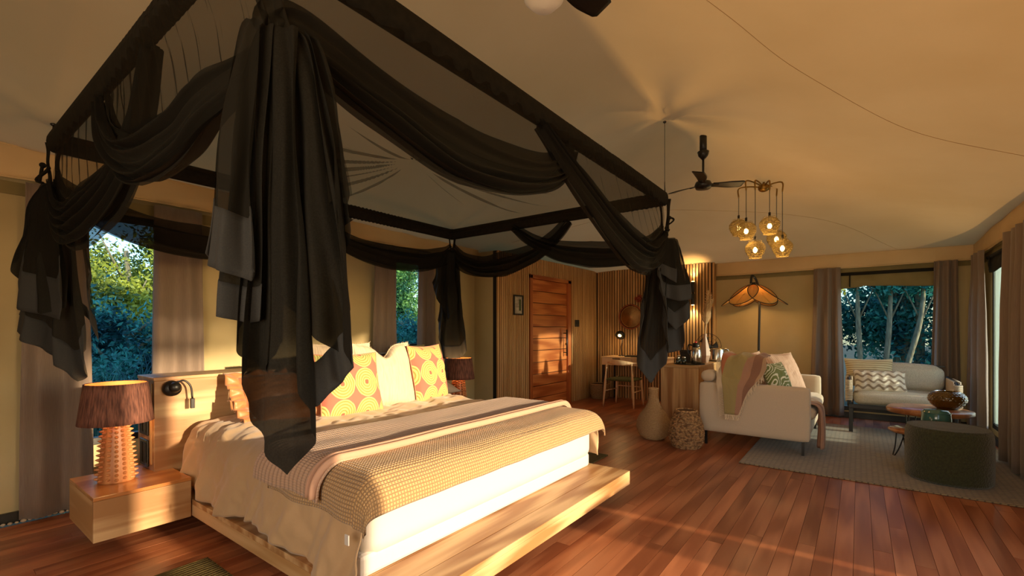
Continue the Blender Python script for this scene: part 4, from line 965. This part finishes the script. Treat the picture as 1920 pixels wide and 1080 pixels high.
for k in range(3):
    a0 = 2*pi*k/3
    def bl(u, v): a = a0+(u-.5)*1.1*(.4+v*.6); r_ = .03+.12*v; return C_+RT*(r_*cos(a))+Vector((0, 0, r_*sin(a)))+FW*(.02*(u-.5))
    MB().grid(bl, 6, 6).build('blade', 'black', fn, True, solid=.003)
# ================================================================== FLOOR BASKETS
gp = (5.20, 1.88, 0)
woven_pot('gourd_vase', 'bottle-necked pale wicker gourd vase on the floor by the cabinet', gp, [(.09, .0), (.155, .05), (.182, .13), (.178, .20), (.14, .28), (.085, .35), (.055, .42), (.040, .50), (.048, .57)], 'wicker', 'wicker', 62, 44, 'vase', .009)
woven_pot('seagrass_basket', 'coarsely woven brown seagrass basket beside the sofa arm', (5.045, 1.47, 0), [(.125, .0), (.165, .07), (.172, .16), (.155, .26), (.115, .36), (.105, .385)], 'seagrass', 'seagrass_d', 26, 26, 'basket', .016)
# ================================================================== SOFA
SX0, SX1, SY0, SY1 = 5.27, 6.93, .38, 1.40
so_ = thing('sofa', 'oatmeal linen two-seat sofa with straight arms seen from its end', 'sofa', (6.1, .9, 0))
rbox('arm', SX0, SX0+.13, SY0, SY1, .15, .675, .03, 'sofa', so_, puff=.004, nf=12)
rbox('arm', SX1-.13, SX1, SY0, SY1, .15, .675, .03, 'sofa', so_, puff=.004, nf=12)
rbox('seat_base', SX0+.13, SX1-.13, SY0+.02, SY1-.02, .15, .33, .02, 'sofa', so_, nf=8)
rbox('back', SX0+.13, SX1-.13, SY1-.20, SY1-.005, .3, .70, .04, 'sofa', so_, puff=.005, nf=10)
xm = (SX0+SX1)/2
for (a_, b_) in ((SX0+.14, xm-.003), (xm+.003, SX1-.14)):
    rbox('seat_cushion', a_, b_, SY0-.03, SY1-.2, .335, .475, .06, 'sofa', so_, puff=.012, nf=10)
    rbox('back_cushion', a_+.01, b_-.01, SY1-.40, SY1-.16, .47, .88, .09, 'sofa', so_, puff=.03, nf=12, wr=.012)
for x in (SX0+.06, SX1-.06):
    for y in (SY0+.06, SY1-.06): box('leg', x-.012, x+.012, y-.012, y+.012, 0, .15, 'black', so_)
rbox('bolster', SX0+.01, SX0+.25, SY1-.155, SY1-.005, .68, .80, .06, 'sofa', None, nf=10); tag(bpy.data.objects['bolster'], 'small oatmeal bolster on the back corner of the sofa arm', 'cushion')
pillow('sofa_cushion', 'mauve ruffled cushion in the back corner of the sofa, behind the green one', (6.12, .96, .735), .50, .50, .17, R(-10), R(16), 'ruffle', 'ruffle', fringe='fringe', seed=21)
pillow('sofa_cushion', 'green cushion with white maze lines on the sofa', (5.93, .74, .70), .46, .36, .14, R(-20), R(22), 'maze', 'maze', seed=22)
pillow('sofa_cushion', 'mauve ruffled cushion lying against the far sofa arm', (6.50, .72, .73), .56, .48, .16, R(-24), R(24), 'ruffle', 'ruffle', fringe='fringe', seed=23)
# throw over arm
uvs = []
def thr(u, v):
    # v: along from inner back cushion over the arm and down outside; u across (y)
    y0, y1 = (1.23-.10*v), (.78-.02*v)
    y = y0+(y1-y0)*u
    P = [(5.80, .965), (5.56, .97), (5.40, .945), (5.335, .79), (5.262, .70), (5.238, .60), (5.235, .36)]
    L = cat([(a, 0, b) for a, b in P], 40); vv = v*(1-.55*max(0, (u-.35)/.65)**1.2*1.0)
    i = vv*40; k_ = int(min(i, 39)); p = L[k_].lerp(L[k_+1], i-k_)
    uvs.append((u*.6+v*.35, v)); return (p.x-.010-.008*abs(nz(u*8, v*4)), y+.02*nz(v*5, u*3, 8), p.z+.018*sin(u*16+v*3)*(1-v)+.02*nz(u*5, v*5, 3)*(v < .6))
th = MB().grid(thr, 50, 60).build('throw', 'throw', None, True, solid=.008, uvf=uvs); tag(th, 'striped sage and rust throw hanging over the near arm of the sofa', 'throw')
b = MB(); rr = random.Random(4)
for i in range(70):
    u = i/69*.95; p = Vector(thr(u, 1.0)); b.tube([p, p+Vector((-.004, rr.uniform(-.01, .01), -.03)), p+Vector((-.006, rr.uniform(-.015, .015), -.055))], .0028, 4)
for i in range(60):
    v = .35+.65*i/59; p = Vector(thr(0, v)); b.tube([p, p+Vector((-.004, .03, -.012)), p+Vector((-.006, .05, -.03))], .0028, 4)
tag(b.build('fringe', 'fringe', th), kind='stuff')
uvs = []
def thr2(u, v):
    P = cat([(6.0, .75, .50), (6.0, .45, .50), (6.0, .335, .47), (6.0, .315, .30), (6.0, .32, .06)], 40); i = v*40; k_ = int(min(i, 39)); p = P[k_].lerp(P[k_+1], i-k_)
    uvs.append((.55+.4*u, v)); return (5.45+.34*u*(1-.25*v)+.03*v, p.y-.03*sin(u*22)*v-.012, p.z+.01*nz(u*5, v*4)+.03*nz(u*3, 1)*v)
t_ = MB().grid(thr2, 60, 40).build('throw', 'throw', None, True, solid=.008, uvf=uvs); tag(t_, 'mauve striped throw spilling over the front edge of the sofa seat to the rug', 'throw')
# ================================================================== FLOOR LAMP
lx, ly = 7.62, 1.16
fl_ = thing('floor_lamp', 'tall black floor lamp with rattan petal shade behind the sofa', 'lamp', (lx, ly, 0))
MB().lathe([(1e-5, 0), (.14, 0), (.14, .015), (1e-5, .02)], (lx, ly, 0), 28).build('base', 'black', fl_, True)
c0 = pt(1413, 545, 6.75)
MB().tube(cat([(lx, ly, .01), (lx-.01, ly+.02, .8), pt(1424, 560, 6.82), pt(1419, 528, 6.80), pt(1410, 517, 6.77), pt(1408, 532, 6.75)], 40), .016, 10).build('pole', 'black', fl_, True)
for k in range(6):
    a = R(60*k+37); ca, sa = cos(a), sin(a)
    def pe(u, v, rim=False):
        t = 2*pi*u; rr_ = v; px_ = .235+.195*rr_*cos(t); py_ = .185*rr_*sin(t)
        z = .09-.78*max(0, px_-.04)-.45*py_**2
        return c0+Vector((px_*ca-py_*sa, px_*sa+py_*ca, z))
    q = MB().grid(lambda u, v: pe(u, max(v, .01)), 28, 5).build('petal', 'rattan', fl_, True, solid=.003)
    MB().tube([pe(i/28, 1.0) for i in range(29)], .006, 6).build('rim', 'black', q, True)
MB().cyl(c0+Vector((0, 0, .05)), c0+Vector((0, 0, .12)), .03).build('socket', 'black', fl_, True)
MB().sphere(c0+Vector((0, 0, .0)), .035, 8, 1.2).build('bulb', 'bulb', fl_, True); point('petal_glow', c0+Vector((0, 0, -.06)), 5.5)
# ================================================================== CHANDELIER
m0 = pt(1432, 352, 5.2)
cd = thing('chandelier', 'six-arm pendant light with glowing gold wire globes', 'chandelier', tuple(m0))
zc = ceil_z(m0.x, m0.y)
MB().cyl(m0, (m0.x, m0.y, zc), .012, n=10).sphere(m0, .06, 10, .8).build('hub', 'brass', cd, True)
lamps = [(1385, 427, 5.35), (1399, 433, 5.0), (1416, 468, 5.05), (1443, 423, 5.0), (1456, 448, 5.28), (1467, 465, 5.05)]
for i, (px_, py_, d_) in enumerate(lamps):
    c = pt(px_, py_, d_); R_ = .092; top = Vector((c.x, c.y, c.z+R_))
    el = Vector((c.x, c.y, m0.z+.0-.02*(i % 2))); mid = m0.lerp(el, .55)+Vector((0, 0, .035))
    MB().tube(cat([m0, mid, el+Vector((0, 0, .03)), el+Vector((0, 0, -.07))], 16), .008, 8).build('arm', 'brass', cd, True)
    MB().tube([el+Vector((0, 0, -.07)), top], .0035, 5).build('cord', 'black', cd); MB().cyl(top+Vector((0, 0, -.01)), top+Vector((0, 0, .05)), .012).build('socket', 'black', cd, True)
    sh2 = MB(); prof = [(.035, .95), (.075, .72), (.098, .35), (.098, -.05), (.085, -.45), (.064, -.78), (.062, -1.0)]
    for j in range(22):
        s = .97-1.95*j/21; rj = 0
        for (r1, z1), (r2, z2) in zip(prof, prof[1:]):
            if z2 <= s <= z1: rj = r1+(r2-r1)*(z1-s)/(z1-z2)
        rj = rj or prof[-1][0]; rj *= 1+.04*sin(j*2.4+i)
        sh2.tube([(c.x+rj*cos(2*pi*q/24), c.y+rj*sin(2*pi*q/24), c.z+s*R_+.002*sin(q*2.1+j)) for q in range(25)], .0026, 4, cap=False)
    for q in range(20):
        a = 2*pi*q/20; sh2.tube([(c.x+r*cos(a), c.y+r*sin(a), c.z+s*R_) for r, s in prof], .0016, 4, cap=False)
    sh2.build('wire_shade', 'wirebrass', cd, True)
    MB().sphere(c+Vector((0, 0, -.005)), .022, 8, 1.4).build('bulb', 'bulb', cd, True)
    if i in (1, 2, 3, 5): point('globe_glow', c+Vector((0, 0, -.11)), 1.3)
# ================================================================== CEILING FANS
def fan(lab, x, y, zh, angs, light=False, tilt=R(-14)):
    t = thing('ceiling_fan', lab, 'fan', (x, y, zh)); zc = ceil_z(x, y)
    MB().cyl((x, y, zc-.16), (x, y, zc), .034, n=16).lathe([(.012, zc-.24-zh), (.045, zc-.20-zh), (.055, zc-.16-zh), (.04, zc-.15-zh)], (x, y, zh), 20).build('canopy_cup', 'black', t, True)
    MB().cyl((x, y, zh), (x, y, zc-.2), .011, n=10).build('rod', 'black', t, True)
    MB().lathe([(1e-5, -.05), (.07, -.045), (.082, -.01), (.07, .02), (.03, .035), (1e-5, .036)], (x, y, zh), 28).build('motor_housing', 'black', t, True)
    for a in angs:
        a = R(a); M = Matrix.Translation((x, y, zh-.005)) @ Matrix.Rotation(a, 4, 'Z') @ Matrix.Rotation(tilt, 4, 'X')
        def f(u, v):
            xx = .09+.31*v; wdt = (.036+.022*sm(v*1.5))*(1-.9*max(0, v-.96)/.04*.25); return (xx, (u-.5)*2*wdt+.012*sin(v*3), .012*sin(v*2))
        q = MB().grid(f, 6, 16).build('blade', 'black', t, True, M=M, solid=.005)
        MB().box(.06, .15, -.015, .015, -.004, .006).build('blade_arm', 'black', q, M=M)
    if light: MB().lathe([(1e-5, -.17), (.05, -.165), (.085, -.13), (.09, -.09), (.075, -.05), (1e-5, -.05)], (x, y, zh), 32).build('glass_globe', 'globe', t, True)
    return t
fan('black three-blade ceiling fan beyond the bed, left of the pendant light', 4.82, 1.24, 2.69, (-53, 67, 187))
gpt = pt(1020, -32, 1.98)
fan('black ceiling fan with opal globe above the bed, cut by the top of the picture', gpt.x, gpt.y, gpt.z+.06, (-14, 106, 226), True)
# ================================================================== LOUNGE
rug = MB().box(-1.32, 1.32, -1.02, 1.02, 0, .010); ro = rug.build('rug', 'rug', None, M=Matrix.Translation((6.04, -.12, .0015)), bevel=.004); tag(ro, 'large taupe rug with diamond lattice under the seating', 'rug')
st = thing('settee', 'two-seat settee with black frame, woven cord arms and grey cushions before the leafy window', 'settee', (7.35, -.43, 0))
TX0, TX1, TY0, TY1 = 6.92, 7.72, -.86, .10
for x in (TX0+.02, TX1-.02):
    for y in (TY0+.02, TY1-.02): box('leg', x-.02, x+.02, y-.02, y+.02, 0.012, .30, 'black', st, .003)
for q in ((TX0, TX0+.035, TY0, TY1), (TX1-.035, TX1, TY0, TY1), (TX0+.035, TX1-.035, TY0, TY0+.035), (TX0+.035, TX1-.035, TY1-.035, TY1)): box('seat_rail', *q, .301, .345, 'black', st, .003)
for y in (TY0, TY1):
    MB().tube(cat([(TX0+.02, y, .32), (TX0+.01, y, .56), (TX0+.05, y, .64), (TX0+.35, y, .65), (TX1-.03, y, .66)], 26), .016, 8).tube([(TX1-.03, y, .66), (TX1-.02, y, .32)], .016, 8).build('arm_frame', 'black', st, True)
    for k in range(13):
        z = .40+k*.019; MB().tube([(TX0-.008, y-.03, z), (TX0-.008, y+.03, z), (TX0+.05, y+.032, z+.006), (TX0+.05, y-.032, z+.006), (TX0-.008, y-.03, z)], .0085, 5).build('cord_wrap', 'linen', st, True)
    for k in range(12):
        x = TX0+.10+k*.045; MB().tube([(x, y-.028, .36), (x, y-.028, .665), (x, y+.028, .665), (x, y+.028, .36)], .008, 5).build('cord_wrap', 'linen', st, True)
rbox('seat_cushion', TX0+.01, TX1-.14, TY0+.05, TY1-.05, .346, .49, .06, 'settee', st, puff=.012, nf=14, wr=.006)
rbox('back_cushion', TX1-.26, TX1-.06, TY0+.06, TY1-.06, .485, .81, .09, 'settee', st, puff=.02, nf=14, wr=.012)
for k in range(8): MB().cyl((TX1-.02, TY0+.1+k*.11, .34), (TX1-.02, TY0+.1+k*.112, .78), .008, n=8).build('back_slat', 'black', st, True)
box('back_rail', TX1-.035, TX1-.005, TY0+.02, TY1-.02, .781, .80, 'black', st, .003)
pillow('settee_cushion', 'beige cushion with rows of loops, back left on the settee', (7.37, -.10, .70), .50, .36, .14, R(-78), R(18), 'tassel', 'tassel', seed=31)
pillow('settee_cushion', 'white oblong cushion with wavy ridges in front of the beige one', (7.20, -.20, .615), .52, .27, .13, R(-80), R(20), 'waves', 'greyp', seed=32)
# coffee tables
def disc(cx, cy_, z0, z1, r, seed, n=48):
    b = MB(); ring = []
    P = [(0, z0+.004), (r-.02, z0), (r, z0+.012), (r, z1-.008), (r-.008, z1), (0, z1)]
    vs = []; fs = []; m_ = len(P)
    for rr_, z in P:
        for k in range(n):
            a = 2*pi*k/n; q = rr_*(1+.05*nz(cos(a)*1.4+seed, sin(a)*1.4)+.01*sin(a*7+seed)); vs.append((cx+q*cos(a), cy_+q*sin(a), z))
    for i in range(m_-1):
        for k in range(n): fs.append((i*n+k, i*n+(k+1) % n, (i+1)*n+(k+1) % n, (i+1)*n+k))
    return b.add(vs, fs)
def hairpin(t, x, y, z, a):
    d = Vector((cos(a), sin(a), 0)); s = Vector((-sin(a), cos(a), 0)); p = Vector((x, y, z))
    MB().tube(cat([p+s*.055, p+s*.03+d*.03-Vector((0, 0, z*.6)), p+d*.06+s*.012-Vector((0, 0, z-.016)), p+d*.06-s*.012-Vector((0, 0, z-.016)), p-s*.03+d*.03-Vector((0, 0, z*.6)), p-s*.055], 30), .006, 6).build('hairpin_leg', 'black', t, True)
TXc, TYc = 6.22, -.55
ct = thing('coffee_table', 'round live-edge wooden coffee table on black hairpin legs', 'table', (TXc, TYc, 0)); disc(TXc, TYc, .405, .455, .33, 1).build('tabletop', 'slab', ct, True)
for a in (150, 215, 30, -35): hairpin(ct, TXc+.22*cos(R(a)), TYc+.22*sin(R(a)), .405, R(a))
n2 = (5.98, -.42); ct2 = thing('nesting_table', 'lower small wooden side table tucked under the coffee table', 'table', (n2[0], n2[1], 0)); disc(n2[0], n2[1], .235, .27, .19, 4).build('tabletop', 'slab', ct2, True)
for a in (120, 250, 10): hairpin(ct2, n2[0]+.11*cos(R(a)), n2[1]+.11*sin(R(a)), .235, R(a))
bp = pt(1776, 764, 4.62)
bw = thing('glass_bowl', 'squat amber brown glass bowl with a honeycomb surface on the coffee table', 'bowl', (bp.x, bp.y, .455))
bw_c = (bp.x, bp.y, .455); prof = [(1e-5, .0), (.07, .0), (.115, .035), (.146, .09), (.138, .13), (.112, .160), (.100, .166)]
def hb(u, v):
    i = v*(len(prof)-1); k_ = int(min(i, len(prof)-2)); r = prof[k_][0]+(prof[k_+1][0]-prof[k_][0])*(i-k_); z = prof[k_][1]+(prof[k_+1][1]-prof[k_][1])*(i-k_)
    g_ = -.005*abs(sin(u*pi*26+(int(v*12) % 2)*pi/2))*abs(sin(v*pi*12)); r = r-g_ if r > .02 else r
    return (bw_c[0]+r*cos(2*pi*u), bw_c[1]+r*sin(2*pi*u), bw_c[2]+z+.0005)
MB().grid(hb, 156, 48).build('bowl_body', 'brownglass', bw, True, solid=.006)
MB().tube([(bw_c[0]+.10*cos(2*pi*i/36), bw_c[1]+.10*sin(2*pi*i/36), bw_c[2]+.168) for i in range(37)], .006, 6).build('rim', 'brownglass', bw, True)
tp = pt(1755, 800, 4.25)
ts = thing('ceramic_stool', 'teal glazed rounded stool between the coffee table and the green pouf', 'stool', (tp.x, tp.y, 0.012))
tpz = .515
MB().lathe([(1e-5, 0), (.09, 0), (.102, .03), (.107, .12), (.107, tpz-.10), (.102, tpz-.05), (.085, tpz-.018), (1e-5, tpz-.012)], (tp.x, tp.y, .012), 36).build('stool_body', 'teal', ts, True)
MB().tube([(tp.x+.104*cos(2*pi*i/36), tp.y+.104*sin(2*pi*i/36), tpz-.03) for i in range(37)], .004, 6).build('ridge', 'teal', ts, True)
pp = (5.22, -.585)
po = thing('pouf', 'dark green boucle drum pouf on the rug in the foreground of the lounge', 'pouf', (pp[0], pp[1], .012))
def pr(u, v):
    a = 2*pi*u; prf = [(0, 0), (.93, 0), (.99, .02), (1, .06), (1.005, .2), (1, .36), (.98, .405), (.93, .43), (.6, .443), (0, .445)]
    i = v*(len(prf)-1); k_ = int(min(i, len(prf)-2)); r = prf[k_][0]+(prf[k_+1][0]-prf[k_][0])*(i-k_); z = prf[k_][1]+(prf[k_+1][1]-prf[k_][1])*(i-k_)
    c_, s_ = cos(a), sin(a); q = (abs(c_)**2.2+abs(s_)**2.2)**(-1/2.2); return (pp[0]+r*q*.272*c_, pp[1]+r*q*.272*s_, .012+z)
MB().grid(pr, 72, 45).build('pouf_body', 'greenpouf', po, True)
MB().tube([Vector(pr(i/72, 7/9))+Vector((0, 0, .0)) for i in range(73)], .004, 6).build('piping', 'greenpouf', po, True)
# ================================================================== OUTSIDE
gd = box('ground', -40, 60, YB+.3, 60, -.6, -.45, 'ground'); tag(gd, kind='structure')
gd = box('ground', XF+.3, 60, -40, YB+.29, -.6, -.45, 'ground'); tag(gd, kind='structure')
gd = box('ground', -40, XF+.29, -60, YR-2.6, -.6, -.45, 'ground'); tag(gd, kind='structure')
dck = box('deck', XL-2, XF+.2, YR-2.55, YR-.07, -.1, -.03, 'deck'); tag(dck, kind='structure')
for (a_, b_) in ((2.74, 3.11), (3.17, 3.55)):  # unseen blocks added to keep low sun off part of the floor
    q = thing('unseen_sun_blocker', None, None, ((a_+b_)/2, -1.95, -.03), kind='structure'); box('blocker_top', a_, b_, -2.1, -1.75, .50, .56, 'deck', q, .003); box('blocker_base', a_+.01, b_-.01, -2.08, -1.77, -.03, .499, 'deck', q)
import numpy as np
def leaves(name, c, rad, n, size, m, parent, seed=0, shell=.35, clumps=26):
    rg = np.random.default_rng(seed)
    cc = rg.normal(size=(clumps, 3)); cc /= np.linalg.norm(cc, axis=1)[:, None]; cc *= rg.uniform(.3, .85, (clumps, 1))
    k = rg.integers(0, clumps, n); P = cc[k]+rg.normal(size=(n, 3))*shell*.55*rg.uniform(.4, 1, (n, 1))
    P = P*np.array(rad)+np.array(c)
    a = rg.normal(size=(n, 3)); a /= np.linalg.norm(a, axis=1)[:, None]; b = np.cross(a, rg.normal(size=(n, 3))); b /= np.linalg.norm(b, axis=1)[:, None]
    s = size*rg.uniform(.6, 1.3, (n, 1)); a *= s; b *= s*.42
    V = np.stack([P-a, P+b, P+a, P-b], 1).reshape(-1, 3)
    me = bpy.data.meshes.new(name); me.vertices.add(4*n); me.vertices.foreach_set('co', V.ravel().astype('f'))
    me.loops.add(4*n); me.loops.foreach_set('vertex_index', np.arange(4*n, dtype='i')); me.polygons.add(n)
    me.polygons.foreach_set('loop_start', np.arange(0, 4*n, 4, dtype='i')); me.polygons.foreach_set('loop_total', np.full(n, 4, dtype='i'))
    me.update(); me.materials.append(MT[m]); o = bpy.data.objects.new(name, me); COL.objects.link(o); setp(o, parent); o['kind'] = 'stuff'; return o
def tree(lab, x, y, h, r, m, n, seed, size=.07, name='tree', low=.0, trunks=1, group=None):
    t = thing(name, lab, 'tree' if name == 'tree' else 'bush', (x, y, -.45), group); rr = random.Random(seed)
    for k in range(trunks):
        dx, dy = rr.uniform(-.3, .3)*r*(trunks > 1), rr.uniform(-.3, .3)*r*(trunks > 1)
        MB().tube(cat([(x+dx, y+dy, -.45), (x+dx*1.3+.1, y+dy, h*.35), (x+dx*2, y+dy*1.5, h*.8)], 12), [.11-.006*i for i in range(13)], 8).build('trunk', 'bark', t, True)
        for j in range(5):
            a = rr.uniform(0, 6.28); z = h*rr.uniform(.3, .7); MB().tube([(x+dx, y+dy, z), (x+dx+cos(a)*r*.6, y+dy+sin(a)*r*.6, z+r*.5)], [.035, .01], 6).build('branch', 'bark', t, True)
    leaves('foliage', (x, y, (h+low)/2), (r, r, (h-low)/2*1.05), n, size, m, t, seed); return t
tree('yellow green tree seen at the top of the tall bedside window', 2.6, 11.0, 3.4, 1.5, 'leaf_y', 30000, 1, .05)
tree('dark green tree right of the yellow green one beyond the bedside window', 5.2, 12.4, 3.0, 1.3, 'leaf_g', 20000, 2, .05)
tree('dark low bush under the yellow green tree beyond the bedside window', 2.0, 8.6, 1.7, 1.1, 'leaf_b', 22000, 3, .042, name='bush', low=-.5)
tree('blue green bush right of the reeds beyond the bedside window', 4.4, 9.0, 1.6, 1.1, 'leaf_b', 22000, 4, .042, name='bush', low=-.5)
tree('green tree beyond the small window behind the cushions', 8.6, 10.6, 3.3, 1.6, 'leaf_g', 30000, 5, .05)
tree('dark bush below the tree beyond the small window', 7.6, 8.4, 1.6, .95, 'leaf_b', 15000, 6, .045, name='bush', low=-.5)
tree('blue green thicket on the left beyond the settee window', 13.0, 1.9, 4.2, 1.45, 'leaf_b', 22000, 7, low=-.5, size=.06, trunks=2)
tree('blue green thicket in the middle beyond the settee window', 13.0, -1.1, 4.0, 1.6, 'leaf_b', 34000, 8, low=-.5, size=.06, trunks=3)
tree('green thicket on the right beyond the settee window', 13.2, -4.1, 4.0, 1.5, 'leaf_g', 18000, 9, low=-.5, size=.06, trunks=2)
tree('yellow green shrub at the top left of the settee window', 10.6, .62, 2.9, .6, 'leaf_y', 5000, 10, low=1.9, size=.06)
for (yy, hh, ln, lab) in ((-.01, 2.5, .03, 'leftmost of three added trunks imitating pale reflections in the settee window'), (-.42, 2.6, -.05, 'middle one of three added trunks imitating pale reflections in the settee window'), (-.76, 2.7, -.16, 'rightmost added trunk imitating a pale reflection in the settee window, leaning')):  # trunk shapes added to imitate pale stripes reflected in the window
    q = thing('reflection_stand_in', lab, 'tree', (11.45, yy, -.45)); MB().tube(cat([(11.45, yy+.05-ln, -.45), (11.45, yy-ln*.3, .5), (11.45, yy+ln, 1.5), (11.45, yy+ln*1.4, hh)], 12), [.045]*8+[.04, .035, .03, .02, .01], 8).build('trunk', 'bark', q, True)
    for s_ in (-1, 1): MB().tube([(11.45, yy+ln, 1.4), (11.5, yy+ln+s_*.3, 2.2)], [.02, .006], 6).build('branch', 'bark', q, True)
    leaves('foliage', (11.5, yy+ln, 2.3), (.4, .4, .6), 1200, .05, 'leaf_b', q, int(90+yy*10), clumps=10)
rd = thing('reed_clump', 'arching blue green reeds low in the tall bedside window', 'reeds', (1.45, 6.6, -.45)); b = MB(); rr = random.Random(9)
for k in range(240):
    x, y = 1.55+rr.gauss(0, .32), 6.6+rr.gauss(0, .25); a = rr.uniform(0, 6.28); L_ = rr.uniform(.2, .7); h = rr.uniform(.9, 1.7)
    P = cat([(x, y, -.45), (x+cos(a)*L_*.3, y+sin(a)*L_*.3, h*.6-.3), (x+cos(a)*L_, y+sin(a)*L_, h*.85-.4)], 8); s_ = Vector((-sin(a), cos(a), 0))
    wd = [.009*(1-i/8.5) for i in range(9)]; b.add([q for i, p in enumerate(P) for q in (p-s_*wd[i], p+s_*wd[i])], [(2*i, 2*i+1, 2*i+3, 2*i+2) for i in range(8)])
tag(b.build('blades', 'reed', rd), kind='stuff')
ov = thing('leafy_branches', 'leafy branches outside the open front that dapple the sunlight', 'branches', (1.6, -7, 2.6))
leaves('foliage', (1.9, -7.0, 2.84), (2.3, .8, .24), 1300, .09, 'leaf_g', ov, 77, clumps=40)
MB().tube(cat([(-1.5, -7, -.45), (-1.3, -7, 1.5), (-.6, -7.1, 2.5), (1.6, -7, 2.9), (4.0, -6.9, 2.95)], 24), .07, 8).build('bough', 'bark', ov, True)
# ================================================================== tidy: origin of one-mesh things at their base
for o in list(bpy.data.objects):
    if o.type == 'MESH' and o.parent is None and 'category' in o.keys() and o.data.users == 1:
        vs = [o.matrix_basis @ v.co for v in o.data.vertices]
        c = Vector(((min(v.x for v in vs)+max(v.x for v in vs))/2, (min(v.y for v in vs)+max(v.y for v in vs))/2, min(v.z for v in vs)))
        if kids(o): continue
        if o.name.startswith('rug'): continue
        o.data.transform(Matrix.Translation(-c) @ o.matrix_basis); o.matrix_basis = Matrix.Translation(c)
